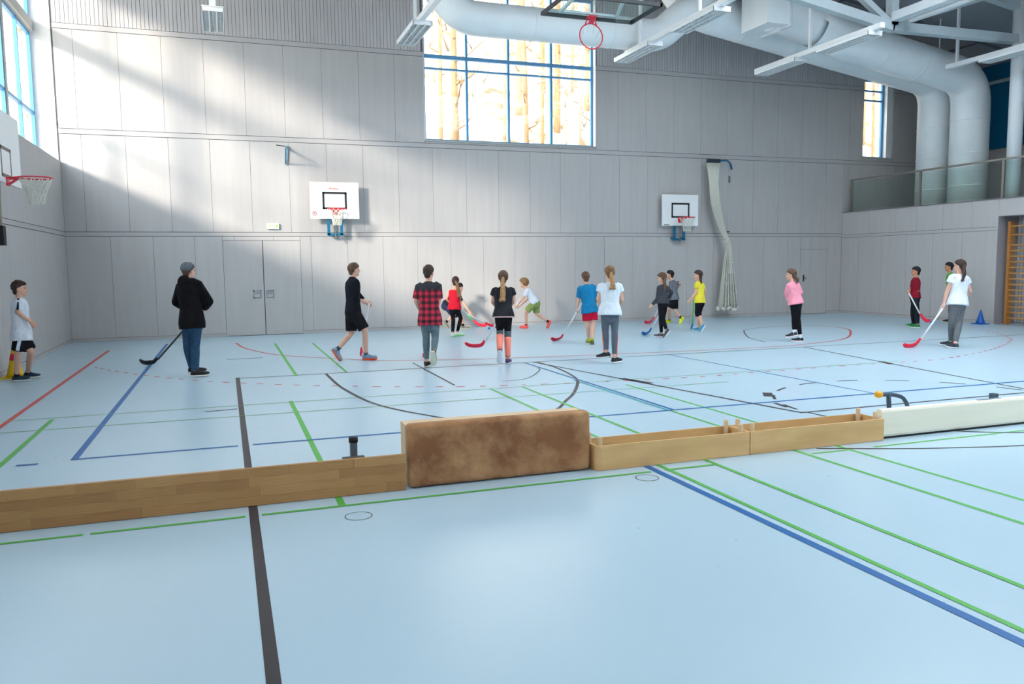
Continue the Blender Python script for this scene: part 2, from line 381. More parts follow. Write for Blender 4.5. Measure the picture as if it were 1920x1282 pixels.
# roof
cl=MB(); e=.25
SKY=(8.4,15.0,-2.5,12.5)   # unseen frosted rooflight, added to brighten the floor and side walls
for xa,xb,ya,yb in ((XW-.2,APX,YF-.3,D+.3),(APX,SKY[0],YF-.3,D+.3),(SKY[1],XG+.3,YF-.3,D+.3),(SKY[0],SKY[1],YF-.3,SKY[2]),(SKY[0],SKY[1],SKY[3],D+.3)):
    cl.add([(xa,ya,roof(xa)),(xb,ya,roof(xb)),(xb,yb,roof(xb)),(xa,yb,roof(xa)),(xa,ya,roof(xa)+e),(xb,ya,roof(xb)+e),(xb,yb,roof(xb)+e),(xa,yb,roof(xa)+e)],
           [(3,2,1,0),(4,5,6,7),(0,1,5,4),(1,2,6,5),(2,3,7,6),(3,0,4,7)])
ceiling=cl.build('ceiling',CEIL); tag(ceiling,'grey boarded ceiling sloping down to the gallery',kind='structure')
w=empty('window_40',((SKY[0]+SKY[1])/2,-.5,roof(SKY[1])),'added frosted rooflight over the middle of the hall'); tag(w,kind='structure')
for k in range(11):
    y=SKY[2]+1.5*k
    MB().bar((SKY[0],y,roof(SKY[0])+.2),(SKY[1],y,roof(SKY[1])+.2),.08,.1).build('glazing_bar',WHITEM,w)
    if k<10: MB().prism([(SKY[0],y+.04,roof(SKY[0])+.2),(SKY[1],y+.04,roof(SKY[1])+.2),(SKY[1],y+1.46,roof(SKY[1])+.2),(SKY[0],y+1.46,roof(SKY[0])+.2)],(0,0,1),.012).build('pane',FROSTR,w)
for y in (20.0,17.6,12.8,10.4,8.0):
    MB().bar((8.2,y,roof(8.2)-.02),(22.2,y,roof(22.2)-.02),.08,.05).build('ceiling_batten',CEILJ,ceiling)
for x in (11,13.4,15.8,18.2,20.6):
    MB().bar((x,4,roof(x)-.015),(x,20.6,roof(x)-.015),.06,.04).build('ceiling_batten',CEILJ,ceiling)

# ------------------------------------------------------------------ court markings on the floor
LDARK=mat('charcoal_line_paint',(62,58,62),.5,.1,8); LBLUE=mat('blue_line_paint',(8,98,168),.45,.06,8); LGREEN=mat('green_line_paint',(84,178,76),.45,.06,8)
LRED=mat('red_line_paint',(204,72,72),.45,.06,8); LTEAL=mat('teal_line_paint',(70,160,170),.45,.06,8)
_lz=[0]
def smooth_path(p, n=6):
    out=[]
    for i in range(len(p)-1):
        a=V(p[max(i-1,0)]); b=V(p[i]); c=V(p[i+1]); d=V(p[min(i+2,len(p)-1)])
        for k in range(n):
            t=k/n; out.append(.5*((2*b)+(c-a)*t+(2*a-5*b+4*c-d)*t*t+(3*b-a-3*c+d)*t**3))
    return out+[V(p[-1])]
def line(m, pts, w=.05):
    _lz[0]=(_lz[0]+1)%6; z=.0012+.0004*_lz[0]; pts=[V((p[0],p[1])) for p in pts]; vs=[]; fs=[]
    for i,p in enumerate(pts):
        t=(pts[min(i+1,len(pts)-1)]-pts[max(i-1,0)]).normalized(); nrm=V((-t.y,t.x))*w/2
        vs+=[(p.x+nrm.x,p.y+nrm.y,z),(p.x-nrm.x,p.y-nrm.y,z)]
    for i in range(len(pts)-1): fs.append((2*i+1,2*i+3,2*i+2,2*i))
    return MB().add(vs,fs).build('court_line',m,floor)
line(LDARK,[(.115,-3),(.115,12.83)],.06); line(LDARK,[(.09,12.74),(18.6,12.74)],.04)
line(LDARK,smooth_path([(1.43,12.72),(1.45,11.41),(1.52,10.56),(1.61,9.89),(1.73,9.43),(1.9,9.01),(2.07,8.69),(2.2,8.46),(2.5,8.15),(2.9,8.0),(3.25,8.1),(3.61,8.5),(3.87,8.9),(4.19,9.38),(4.54,10.03),(4.75,10.5),(4.89,11.05),(5.01,11.97),(5.0,12.7)]),.045)
line(LDARK,smooth_path([(4.72,12.0),(4.67,11.76),(4.33,11.18),(4.05,10.87),(3.7,10.8)]),.02)
line(LDARK,[(4.93,12.72),(5.97,7.17)],.045); line(LDARK,[(10.62,12.72),(9.63,7.17)],.045); line(LDARK,[(5.95,7.17),(9.65,7.17)],.045)
line(LDARK,smooth_path([(4.94,5.72),(5.24,5.59),(5.67,5.41),(6.13,5.26),(6.72,5.11),(7.6,5.02),(8.8,5.2)]),.03)
line(LDARK,[(7.8+1.75*math.cos(a),7.15+1.75*math.sin(a)) for a in [math.pi+math.pi*k/24 for k in range(25)]],.035)
for k in range(8):
    a0=math.pi*(k+.25)/8; line(LDARK,[(7.8+1.75*math.cos(a0+.03*j),7.15+1.75*math.sin(a0+.03*j)) for j in range(7)],.04)
line(LDARK,[(6.33,8.2),(6.5,8.46)],.12); line(LDARK,[(6.10,7.79),(6.05,7.5)],.06)
line(LDARK,[(-.29,9.92),(.07,9.97)],.04); line(LDARK,[(-.03,15.5),(.6,15.5)],.05)
line(LDARK,[(3.0,13.53),(2.97,10.73)],.03); line(LDARK,[(5.4,10.35),(5.55,9.75)],.11); line(LDARK,[(10.1,10.0),(10.22,10.35)],.11)
line(LBLUE,[(-1.33,7.84),(-1.28,19.3)],.06); line(LBLUE,[(-1.36,7.87),(.05,7.87)],.05); line(LBLUE,[(.18,7.87),(18.6,7.85)],.05)
line(LBLUE,[(3.225,-3),(3.225,5.9)],.06); line(LBLUE,[(4.77,7.87),(4.77,12.72)],.04); line(LBLUE,[(7.68,7.87),(7.6,12.72)],.035); line(LBLUE,[(-1.77,7.81),(-1.6,7.8)],.06)
for a,b in ((-3.2,-.92),(-.88,.06),(.165,3.17),(3.30,3.76),(4.76,5.15),(5.45,8.6)): line(LGREEN,[(a,5.57),(b,5.57)],.035)
line(LGREEN,[(.71,5.56),(.71,10.28)],.05); line(LGREEN,[(-1.9,3),(-1.9,10.1)],.05)
for x,y1 in ((3.335,10.25),(3.79,10.2),(5.18,9.8)): line(LGREEN,[(x,-3),(x,y1)],.04)
line(LGREEN,[(4.715,-3),(4.715,7.85)],.04); line(LTEAL,[(4.70,7.85),(4.70,10.5)],.05)
line(LGREEN,[(-2.44,10.2),(10.5,10.25)],.018); line(LGREEN,[(-2.3,9.47),(6.6,9.45)],.018)
line(LGREEN,[(.975,12.66),(.975,18.3)],.05); line(LGREEN,[(1.76,12.8),(1.76,18.05)],.04)
line(LRED,[(-2.37,2),(-2.33,18.3)],.06)
rs=[(.17,18.82),(.29,17.74),(.52,16.82),(.88,15.91),(1.33,15.31),(2.02,14.61),(2.6,14.1),(3.86,13.65),(5.22,13.4),(7.5,13.15),(9.56,13.05),(10.55,13.06),(11.37,13.25),(12.14,13.5),(12.85,13.97),(13.56,14.67),(14.2,15.4),(14.5,16.0),(14.55,16.5),(14.13,17.05)]
line(LRED,smooth_path(rs),.05)
line(LDARK,smooth_path([(10.6,13.9),(10.8,14.6),(11.08,15.17),(11.7,16.13),(12.12,16.61),(13.09,17.05),(14.13,17.09)]),.03)
ds=smooth_path([(-2.18,15.31),(-1.94,14.81),(-1.64,14.31),(-1.32,13.82),(-1.02,13.42),(-.69,13.02),(-.16,12.47),(.5,11.95),(1.2,11.47),(2.23,10.9),(3.27,10.49),(4.79,10.2),(6.3,10.04),(7.6,10.1),(9.05,10.15),(11.12,10.15),(11.95,10.36),(13.15,10.8),(14.14,11.29),(15.21,11.96),(15.78,12.48),(16.37,13.21),(17.0,14.2)],30)
acc=0; cur=[]
for a,b in zip(ds[:-1],ds[1:]):
    acc+=(b-a).length
    if acc%.30<.14: cur.append(a)
    else:
        if len(cur)>1: line(LRED,cur,.045)
        cur=[]
lr=[]
for x,y in ((.78,5.3),(3.05,5.42)):   # floor socket covers
    line(LDARK,[(x+.09*math.cos(a/10*math.pi),y+.09*math.sin(a/10*math.pi)) for a in range(21)],.006)

# ------------------------------------------------------------------ steel and ducts under the roof
YT=15.2
t=empty('roof_truss',(APX,YT,7.0),'pale grey steel roof truss with kinked lower chord','truss')
cols=MB().tube([(19.12,YT,3.05),(19.12,YT,roof(19.12))],.17,20)
for nx,pts in (('lower_chord',[(7.65,YT,8.28),(15.0,YT,7.12)]),('lower_chord',[(14.95,YT,7.12),(19.3,YT,7.17)]),('lower_chord',[(7.65,YT,8.28),(.3,YT,7.12)]),('lower_chord',[(.35,YT,7.12),(-3.7,YT,7.5)])):
    MB().bar(*pts,.20,.21).build(nx,TRUSSM,t)
for a,b,w in (((15.0,YT,7.15),(15.0,YT,roof(15)),.2),((15.0,YT,7.15),(11.6,YT,roof(11.6)),.14),((15.0,YT,7.15),(18.3,YT,roof(18.3)),.12),((.3,YT,7.15),(.3,YT,roof(.3)),.2),((.3,YT,7.15),(3.7,YT,roof(3.7)),.14),((7.65,YT,8.28),(7.65,YT,roof(7.65)),.2)):
    MB().bar(a,b,w,w,(0,1,0)).build('strut',TRUSSM,t)
for xa,xb in ((-3.7,7.65),(7.65,19.3)): MB().bar((xa,YT,roof(xa)-.11),(xb,YT,roof(xb)-.11),.2,.22).build('upper_chord',TRUSSM,t)
pc=cols.build('column',WHITEM,None,True); tag(pc,'round white column on the gallery carrying the roof truss','column')
p=empty('purlin_beam',(15.0,10,7.3),'white purlin with lamp running from the truss node','beam')
MB().bar((15.0,YT-.1,7.32),(15.0,6.0,7.32),.24,.2).build('beam',WHITEM,p)
MB().bar((15.26,YT-.3,7.24),(15.26,6.0,7.24),.12,.14).build('side_rail',LAMPW,p)

def elbow(a,c,b,r,n=8):
    a,b,c=V(a),V(b),V(c); d1=(a-c).normalized(); d2=(b-c).normalized(); p0=c+d1*r; p2=c+d2*r
    return [p0*(1-t)**2+c*2*t*(1-t)+p2*t*t for t in [i/n for i in range(n+1)]]
def duct(name,label,corners,r,bend,seams,m=DUCTM):
    e=empty(name,corners[0],label,'duct'); path=[V(corners[0])]
    for i in range(1,len(corners)-1): path+=elbow(corners[i-1],corners[i],corners[i+1],bend)
    path.append(V(corners[-1]))
    MB().tube(path,r,36).build('duct_body',m,e,True)
    for a,b,k in seams:
        a,b=V(a),V(b)
        for i in range(k):
            q=a.lerp(b,(i+.5)/k); d=(b-a).normalized()*.012
            MB().tube([q-d,q+d],r+.008,36).build('duct_seam',m,e,True)
    return e
yA,xA=18.7,20.25; yB,xB=17.35,20.05
zA=lambda x: 6.96+.155*(xA-x)
zB=lambda x: 6.72+.155*(xB-x)
dA=duct('ventilation_duct','white round duct beside the far wall, dropping to the gallery floor',[(xA,yA,3.05),(xA,yA,zA(xA)),(11.6,yA,zA(11.6)),(11.2,yA,9.0)],.50,.75,[((xA,yA,3.3),(xA,yA,6.0),3),((19,yA,zA(19)),(12.5,yA,zA(12.5)),4)])
dB=duct('ventilation_duct','white round duct nearer the truss, dropping through the gallery in front of another',[(xB,yB,3.05),(xB,yB,zB(xB)),(15.2,yB,zB(15.2)),(13.9,yB,7.9),(13.4,yB,7.95)],.50,.75,[((xB,yB,3.3),(xB,yB,6.0),3),((18.6,yB,zB(18.6)),(16,yB,zB(16)),2)])
dC=duct('ventilation_duct','white round duct crossing in front of the large window',[(3.75,17.75,8.75),(5.26,17.75,7.19),(10.25,17.75,7.19),(11.85,17.75,8.55)],.373,.32,[((5.9,17.75,7.19),(9.9,17.75,7.19),2)])
MB().box((12.75,16.85,7.5),(13.4,17.9,8.5)).build('damper_box',DUCTM,dB); MB().box((13.4,16.8,7.45),(13.46,17.95,8.55)).build('flange',WHITEM,dB)
for x,y in ((18.55,17.1),(19.2,17.1)):
    q=MB().tube([(x,y,7.3),(x,y,roof(x))],.018,8).build('hanger_rod',WHITEM,dB)

# lamps
lampm=None
def luminaire(x,spans,label,tray=None,rods=()):
    z=6.6; w=.205
    L=empty('louvre_lamp',(x,spans[0][0],z),label,'lamp','louvre lamps under the roof')
    for y0,y1 in spans:
        h=MB(); h.box((x-w,y0,z+.075),(x+w,y1,z+.10)); h.box((x-w,y0,z),(x-w+.012,y1,z+.08)); h.box((x+w-.012,y0,z),(x+w,y1,z+.08)); h.box((x-w,y0,z),(x+w,y0+.012,z+.08)); h.box((x-w,y1-.012,z),(x+w,y1,z+.08))
        ho=h.build('housing',LAMPW,L)
        for k in (-1,1): cube('reflector_bar',LAMPW,(x+k*w/3-.012,y0+.012,z+.003),(x+k*w/3+.012,y1-.012,z+.075),ho)
        n=14; lv=MB()
        for i in range(1,n):
            q=y0+(y1-y0)*i/n; lv.box((x-w+.01,q-.002,z+.03),(x+w-.01,q+.002,z+.075))
        tag(lv.build('louvre_blades',LAMPW,ho),kind='stuff')
        for k in (-2/3,0,2/3): MB().tube([(x+k*w,y0+.03,z+.055),(x+k*w,y1-.03,z+.055)],.013,8).build('tube',WHITEB,ho,True)
    if tray: MB().box((x-.06,tray[0],z+.10),(x+.06,tray[1],z+.21)).build('tray',LAMPW,L)
    for ry in rods: MB().box((x-.03,ry-.03,z+.15),(x+.03,ry+.03,roof(x))).build('hanger',LAMPW,L)
    return L
luminaire(-.0,[(16.9,18.4)],'white louvre lamp seen end-on in front of the slats, above the bracket',(16.9,18.4),(17.6,))
luminaire(4.05,[(16.55,18.2)],'white louvre lamp beside the upper left edge of the large window',(13.2,18.2),(17.22,15.2))
luminaire(9.45,[(16.5,18.18),(13.9,15.5)],'white tray with louvre lamps between the ceiling hoop and the crossing duct',(12.6,17.9),(17.22,14.7))
luminaire(13.66,[(16.7,18.3),(14.3,15.95)],'long white tray with two louvre lamps below the sloping ducts',(14.1,18.5),(16.4,))
luminaire(18.3,[(13.6,15.5)],'white louvre lamp in front of the gallery column',(12.5,16.6),(16.3,13.0))

# gallery railing
r=empty('gallery_railing',(XR+.09,17.6,3.215),'glass gallery railing with grey steel posts and handrail','railing')
MB().bar((XR+.09,D-.25,4.2),(XR+.09,4.5,4.2),.06,.05).build('handrail',STEEL,r)
pys=[20.45,17.8,15.2,12.6,10.0,7.4,4.8]
for y in pys: cube('post',STEEL,(XR+.06,y-.03,3.215),(XR+.12,y+.03,4.19),r)
for a,b in zip(pys[:-1],pys[1:]): cube('pane',RGLASS,(XR+.085,b+.045,3.26),(XR+.097,a-.045,4.14),r)

# wall bars in the recess
def wallbars(y1,label):
    b=empty('wall_bars',(XR+.25,y1-.5,0),label,'wall bars','wall bars in the recess')
    for y in (y1,y1-1.0): MB().box((XR+.18,y-.07,.0),(XR+.34,y,2.62)).build('post',WOOD,b)
    zs=[.16+.143*k for k in range(14)]+[2.28,2.5]
    for z in zs: MB().tube([(XR+.22,y1-.03,z),(XR+.22,y1-1.03,z)],.021,10).build('rung',mat('pale_beech',(214,162,98),.4,.15,4,(1,10,1)),b,True)
wallbars(15.08,'wooden wall bars in the recess next to the blue cone')

# ------------------------------------------------------------------ basketball goals
def hoop(e,c,fwd,rad=.225,arm=.15,bracket=True,vertical=None,net=True):
    """ring centre c, fwd = from board to ring"""
    c=V(c); f=V(fwd).normalized(); up=V(vertical) if vertical else V((0,0,1)); l=f.cross(up).normalized()
    ring=[c+(f*math.cos(2*math.pi*k/32)+l*math.sin(2*math.pi*k/32))*rad for k in range(32)]
    MB().tube(ring,.011,8,closed=True).build('rim',RED,e,True)
    if bracket:
        b=MB(); base=c-f*(rad+arm)
        b.prism([base-l*.09-up*.0,base+l*.09-up*.0,base+l*.07-up*.13,base-l*.07-up*.13],f,.02)
        b.bar(base-l*.07-up*.02,c-f*rad*.8-l*rad*.5,.02,.02); b.bar(base+l*.07-up*.02,c-f*rad*.8+l*rad*.5,.02,.02)
        b.bar(base-up*.12,c-f*rad*.98-up*.01,.09,.02)
        b.build('bracket',RED,e)
    if net:
        m=MB(); N=12; Rz=[(0,1),(.1,.8),(.2,.62),(.3,.5),(.4,.44)]
        for j in range(4):
            for k in range(N):
                for s in (-1,1):
                    a0=2*math.pi*(k+(j%2)*.5)/N; a1=a0+s*math.pi/N
                    p=c+(f*math.cos(a0)+l*math.sin(a0))*rad*Rz[j][1]-up*Rz[j][0]; q=c+(f*math.cos(a1)+l*math.sin(a1))*rad*Rz[j+1][1]-up*Rz[j+1][0]
                    m.bar(p,q,.010,.010)
        m.build('net',ROPE,e)
def goal(x,zb,label,face,stand=.22,hx=0,sticker=False):
    """wall goal on the far wall; zb bottom of board"""
    yb=D-stand; e=empty('basketball_goal',(x,yb,zb),label,'basketball goal','wall goals on the far wall')
    w,h=.6,.9
    MB().box((x-w,yb-.02,zb),(x+w,yb+.02,zb+h)).build('backboard',WHITEB,e)
    tgt=MB(); r0,r1=zb+.23,zb+.66; hw=.30
    for q in ((-hw,r0,hw,r0+.05),(-hw,r1-.05,hw,r1),(-hw,r0,-hw+.05,r1),(hw-.05,r0,hw,r1)): tgt.box((x+q[0],yb-.023,q[1]),(x+q[2],yb-.019,q[3]))
    tgt.build('target_frame',mat('black_print',(40,44,50),.5,.05),e)
    bk=MB()
    for sx in (-.16,.16): bk.box((x+sx-.035,yb+.02,zb-.40),(x+sx+.035,yb+.075,zb+.5)); bk.box((x+sx-.03,yb+.05,zb+.1),(x+sx+.03,D+.005,zb+.16)); bk.box((x+sx-.03,yb+.05,zb-.38),(x+sx+.03,D+.005,zb-.33))
    bk.box((x-.19,yb+.02,zb-.42),(x+.19,yb+.075,zb-.36)); bk.build('wall_bracket',mat('blue_bracket',(30,112,150),.4,.05),e)
    cr=MB().bar((x,yb-.0,zb-.36),(x,yb-.0,zb-.02),.02,.02,(0,1,0)); cr.bar((x,yb,zb-.38),(x,yb-.02,zb-.48),.03,.03,(0,1,0)); cr.build('crank',mat('grey_crank',(120,124,120),.4),e)
    hoop(e,(x+hx,yb-.385,zb+.22),(0,-1,0))
    if sticker:
        s=MB().box((x-w+.03,yb-.023,zb+.05),(x-w+.17,yb-.019,zb+.21)).build('warning_sticker',WHITEB,e)
        k=MB(); cx,cz=x-w+.10,zb+.13
        ring=[(cx+.05*math.cos(a*math.pi/12),yb-.025,cz+.05*math.sin(a*math.pi/12)) for a in range(24)]
        k.tube(ring,.006,6,closed=True); k.bar((cx-.035,yb-.025,cz+.035),(cx+.035,yb-.025,cz-.035),.008,.008); k.build('prohibition_ring',RED,s)
        g=MB().bar((cx-.02,yb-.0245,cz-.03),(cx+.012,yb-.0245,cz+.03),.008,.006); g.bar((cx-.025,yb-.0245,cz+.015),(cx+.02,yb-.0245,cz+.02),.008,.006); g.build('pictogram',BLACK,s)
        tx=MB(); xx=x-.13
        for i,wd in enumerate((.03,.025,.03,.02,.03,.028,.02,.03,.028)):
            tx.box((xx,yb-.0225,zb+.735-.002*i),(xx+wd-.006,yb-.0195,zb+.76-.002*i)); xx+=wd
        tx.build('maker_print',mat('faded_red_print',(226,120,120),.5),e)
    else:
        tx=MB()
        for i in range(5): tx.box((x-.54+.035*i,yb-.0225,zb+.02),(x-.515+.035*i,yb-.0195,zb+.045))
        tx.build('maker_print',mat('grey_print',(90,100,104),.5),e)
goal(2.665,2.87,'white backboard with red hoop above the pale double door, with warning sticker','-y',sticker=True)
goal(12.60,2.745,'smaller looking white backboard with red hoop beside the hanging net','-y',hx=.0)
# goal on the ledge wall
e=empty('basketball_goal',(-3.02,13.9,2.95),'white backboard with dark red hoop on the ledge wall at the picture edge','basketball goal')
MB().box((-3.03,12.97,2.97),(-2.99,14.80,4.03)).build('backboard',WHITEB,e)
tg=MB()
for q in ((13.6,3.05,14.2,3.10),(13.6,3.45,14.2,3.5),(13.6,3.05,13.65,3.5),(14.15,3.05,14.2,3.5)): tg.box((-2.992,q[0],q[1]),(-2.987,q[2],q[3]))
tg.build('target_frame',mat('brown_print',(120,108,104),.5),e)
ar=MB()
for y in (13.35,14.45): ar.box((-3.39,y-.04,3.3),(-3.02,y+.04,3.38)); ar.box((-3.39,y-.04,3.8),(-3.02,y+.04,3.88))
ar.build('arm',STEEL,e)
hoop(e,(-2.62,13.9,3.06),(1,0,0))
po=MB().tube([(-3.1,13.82,3.0),(-3.12,13.82,2.1)],.035,12); po.build('support_tube',mat('tan_tube',(150,140,118),.5),e,True)
MB().box((-3.16,13.76,2.05),(-3.06,13.92,2.34)).build('rubber_pad',BLACK,e)
# folded glass goal under the ceiling
e=empty('ceiling_basketball_goal',(6.35,13.4,6.0),'glass backboard with red hoop folded up under the roof','basketball goal')
yb=13.45; zb=6.06; cx=6.33
MB().box((cx-.86,yb-1.0,zb),(cx+.86,yb+.03,zb+.012)).build('glass_board',glassmat('board_glass',(.86,.94,.93)),e)
fb=MB(); fb.box((cx-.9,yb,zb-.03),(cx+.9,yb+.04,zb+.03)); fb.box((cx-.9,yb-1.05,zb-.03),(cx-.86,yb+.04,zb+.03)); fb.box((cx+.86,yb-1.05,zb-.03),(cx+.9,yb+.04,zb+.03)); fb.box((cx-.9,yb-1.05,zb-.03),(cx+.9,yb-1.0,zb+.03)); fb.build('board_frame',mat('dark_board_frame',(58,62,66),.5),e)
gd=MB()
for s in (-1,1): gd.bar((cx+s*.55,yb-.02,zb+.05),(cx+s*.35,yb-1.0,zb+.35),.05,.05); gd.bar((cx+s*.35,yb-1.0,zb+.35),(cx+s*.35,yb-1.2,roof(cx)),.06,.06,(0,1,0))
gd.bar((cx-.55,yb-.05,zb+.06),(cx+.55,yb-.05,zb+.06),.04,.04); gd.build('folding_frame',WHITEM,e)
hoop(e,(cx+.02,yb-.08,zb-.34),(.0,-.08,-1),arm=.1,vertical=(0,1,-.08),net=False)
rn=MB()
for k in range(10): rn.bar((cx+.02+.2*math.cos(k*.63),yb-.08,zb-.34-.2*math.sin(k*.63)),(cx+.02+.15*math.cos(k*.63+.2),yb+.03,zb-.40-.15*math.sin(k*.63+.2)),.008,.008)
rn.build('net',ROPE,e)

# wall hook, exit sign, hanging net
e=empty('wall_bracket',(1.56,D,4.18),'pale blue steel bracket with strut under the upper rail','bracket')
bb=mat('pale_blue_steel',(120,160,176),.4,.05)
MB().bar((1.54,D-.02,4.19),(1.60,D-.02,4.66),.04,.04,(0,1,0)).build('wall_plate',bb,e)
MB().bar((1.53,D-.01,4.22),(1.50,D-.62,4.52),.035,.035).build('strut',bb,e)
MB().bar((1.60,D-.01,4.60),(1.50,D-.70,4.54),.04,.04).build('arm',bb,e)
MB().bar((1.48,D-.66,4.55),(1.28,D-.72,4.56),.018,.018).build('peg',BLACK,e)
e=empty('exit_sign',(1.17,D-.04,2.615),'small glowing exit sign above the pale double door','sign')
MB().box((1.03,D-.05,2.615),(1.31,D,2.755)).build('housing',WHITEP,e)
MB().box((1.035,D-.054,2.62),(1.305,D-.049,2.75)).build('light_face',emit('exit_glow',(232,246,200),.55),e)
g=MB(); y=D-.056
g.bar((1.10,y,2.72),(1.10,y,2.725),.02,.006,(0,1,0)); g.ellip((1.115,y,2.728),((.010,0,0),(0,.002,0),(0,0,.010)),8,6)
g.bar((1.11,y,2.715),(1.098,y,2.68),.018,.004,(0,1,0)); g.bar((1.098,y,2.68),(1.125,y,2.66),.010,.004,(0,1,0)); g.bar((1.098,y,2.68),(1.075,y,2.645),.010,.004,(0,1,0)); g.bar((1.11,y,2.71),(1.135,y,2.70),.008,.004,(0,1,0)); g.bar((1.105,y,2.71),(1.082,y,2.695),.008,.004,(0,1,0))
g.bar((1.16,y,2.69),(1.21,y,2.69),.012,.004,(0,1,0)); g.prism([(1.20,y,2.672),(1.225,y,2.69),(1.20,y,2.708)],(0,1,0),.002)
g.box((1.245,y,2.645),(1.285,y+.003,2.728)); g.build('pictogram',emit('exit_green',(150,214,90),.45),e)

e=empty('hanging_net',(14.25,D-.3,0.2),'white rope net tied up and hanging beside the smaller backboard','net')
rnd=random.Random(3); yn=D-.42; m=MB()
nst=64
for k in range(nst):
    f=k/(nst-1); q=(k*0.618)%1.0-.5
    top=V((13.40+.36*f*.98,yn-.12*q,4.56)); tie=V((14.06+.12*f,yn+.10*q,2.22)); low=V((13.82+.66*f+.02*math.sin(k*3),yn+.22*q,.30+.05*math.sin(k*1.7)))
    mid=V((13.53+.26*f,yn+.14*q,3.45))
    m.tube(smooth_path([top,mid,V((13.85+.16*f,yn+.1*q,2.62)),tie,tie.lerp(low,.35)+V((.01*math.sin(k),0,0)),tie.lerp(low,.7),low],4),.0095,5)
for j in range(5):
    zz=.42+.3*j; s=.66*(1-j/6.6); c=14.15-.0*j
    for k in range(14):
        a=V((c-s/2+s*k/14+.02,yn-.05,zz+.05*(k%2))); b=V((c-s/2+s*(k+1)/14+.02,yn-.05,zz+.05*((k+1)%2))); m.bar(a,b,.012,.012)
m.build('rope_mesh',ROPE,e,True)
hm=MB()
for k in range(12):
    a=13.80+.66*k/11; hm.ellip((a,yn+.1*math.sin(k*2),.28+.03*math.sin(k*1.3)),((.05,0,0),(0,.08,0),(0,0,.05)),8,6)
hm.build('rope_hem',ROPE,e,True)
MB().bar((13.36,yn,4.62),(13.80,yn,4.62),.07,.10).build('clamp_bar',mat('dark_clamp',(40,56,66),.5),e)
MB().tube(smooth_path([(13.78,yn,4.62),(14.1,yn+.1,4.66),(14.4,D-.08,4.6),(14.5,D-.01,4.45)],4),.03,8).build('blue_arm',mat('blue_bracket',(30,112,150),.4,.05),e,True)
tie=MB().tube([(14.07+.075*math.cos(a),yn+.08*math.sin(a),2.28+.02*math.sin(3*a)) for a in [k*math.pi/8 for k in range(16)]],.014,6,closed=True); tie.bar((14.1,yn+.05,2.4),(14.33,D,2.56),.014,.014); tie.build('tie_cord',ROPE,e,True)
MB().bar((14.2,D-.07,2.575),(14.42,D-.05,2.585),.03,.03).build('wall_cleat',BLACK,e)
MB().bar((14.42,D-.02,4.05),(14.42,D-.02,4.25),.05,.03,(0,1,0)).build('pulley_plate',mat('grey_crank',(120,124,120),.4),e)

# cones
def cone(loc,h,r,m,label,band=None):
    x,y=loc; e=empty('marker_cone',(x,y,0),label,'cone')
    MB().box((x-r*1.25,y-r*1.25,0),(x+r*1.25,y+r*1.25,.02)).build('base_plate',m,e)
    prof=[(r,.02),(r*.82,.06),(r*.5,h*.5),(r*.16,h*.97),(r*.12,h)]
    MB().tube([(x,y,z) for q,z in prof],[q for q,z in prof],20).build('cone_body',m,e,True)
    if band: MB().tube([(x,y,h*.55),(x,y,h*.75)],[r*.47+.004,r*.335+.004],20).build('band',band,e,True)
cone((XR-.3,15.35),.37,.12,mat('blue_cone_plastic',(14,86,176),.4,.06),'blue plastic cone standing beside the wall bars')
yc=onz(28,712); cone((yc.x-.06,yc.y+.32),.50,.14,mat('yellow_cone_plastic',(226,186,20),.45,.06),'yellow cone behind the boy in white at the ledge wall',RED)

# ------------------------------------------------------------------ row of benches and vaulting boxes
def plank_mat(name,c,c2):
    m=mat(name,c,.42,.2,2.0,(1.2,6,14),c2=c2,detail=6,ramp=(.3,.7)); return m
OAK=plank_mat('worn_beech_plank',(190,146,94),(164,118,70)); OAKD=plank_mat('dark_beech_plank',(182,136,86),(154,108,64)); OAKL=plank_mat('light_beech_plank',(198,153,100),(172,126,77))
BIRCH=mat('birch_plywood',(226,184,128),.45,.1,1.6,(1.5,1.5,7),c2=(214,170,114)); BIRCHE=mat('birch_ply_edge',(224,196,158),.5,.1,5)
e=empty('gym_bench',(-.35,5.85,0),'long wooden gym bench tipped on its side, plank face to the viewer','bench')
x0,x1,yb=-2.9,1.215,5.80
# block-glued plank: staves as separate pieces
rnd=random.Random(5); zc=0.0; hs=.0675
for r_ in range(4):
    x=x0-rnd.random()*.4
    while x<x1:
        L=.35+rnd.random()*.35; a=max(x,x0); b=min(x+L,x1)
        if b-a>.02: cube('stave',rnd.choice([OAK,OAK,OAKL,OAKD]),(a+.0004,yb+rnd.random()*.0006,.004+hs*r_),(b-.0004,yb+.034,.004+hs*(r_+1)-.0006),e)
        x+=L
MB().box((x0,yb+.034,.004),(x1-.01,yb+.040,.27)).build('plank_back',OAKD,e)
MB().box((x0,yb+.040,.115),(x1-.15,yb+.26,.15)).build('balance_beam',OAKD,e)
for lx in (-2.2,.86):
    f=MB(); f.bar((lx,yb+.04,.14),(lx,yb+.34,.14),.06,.05); f.bar((lx,yb+.20,.02),(lx,yb+.20,.36),.05,.05,(0,1,0)); f.build('foot_frame',mat('grey_steel_leg',(92,100,108),.4,.05),e)
    MB().tube([(lx,yb+.2,.355),(lx,yb+.2,.395)],.035,12).build('rubber_foot',BLACK,e,True)
    MB().bar((lx-.1,yb+.08,.262),(lx+.06,yb+.08,.262),.05,.02).build('hinge_plate',mat('dark_steel',(70,74,80),.5),e)
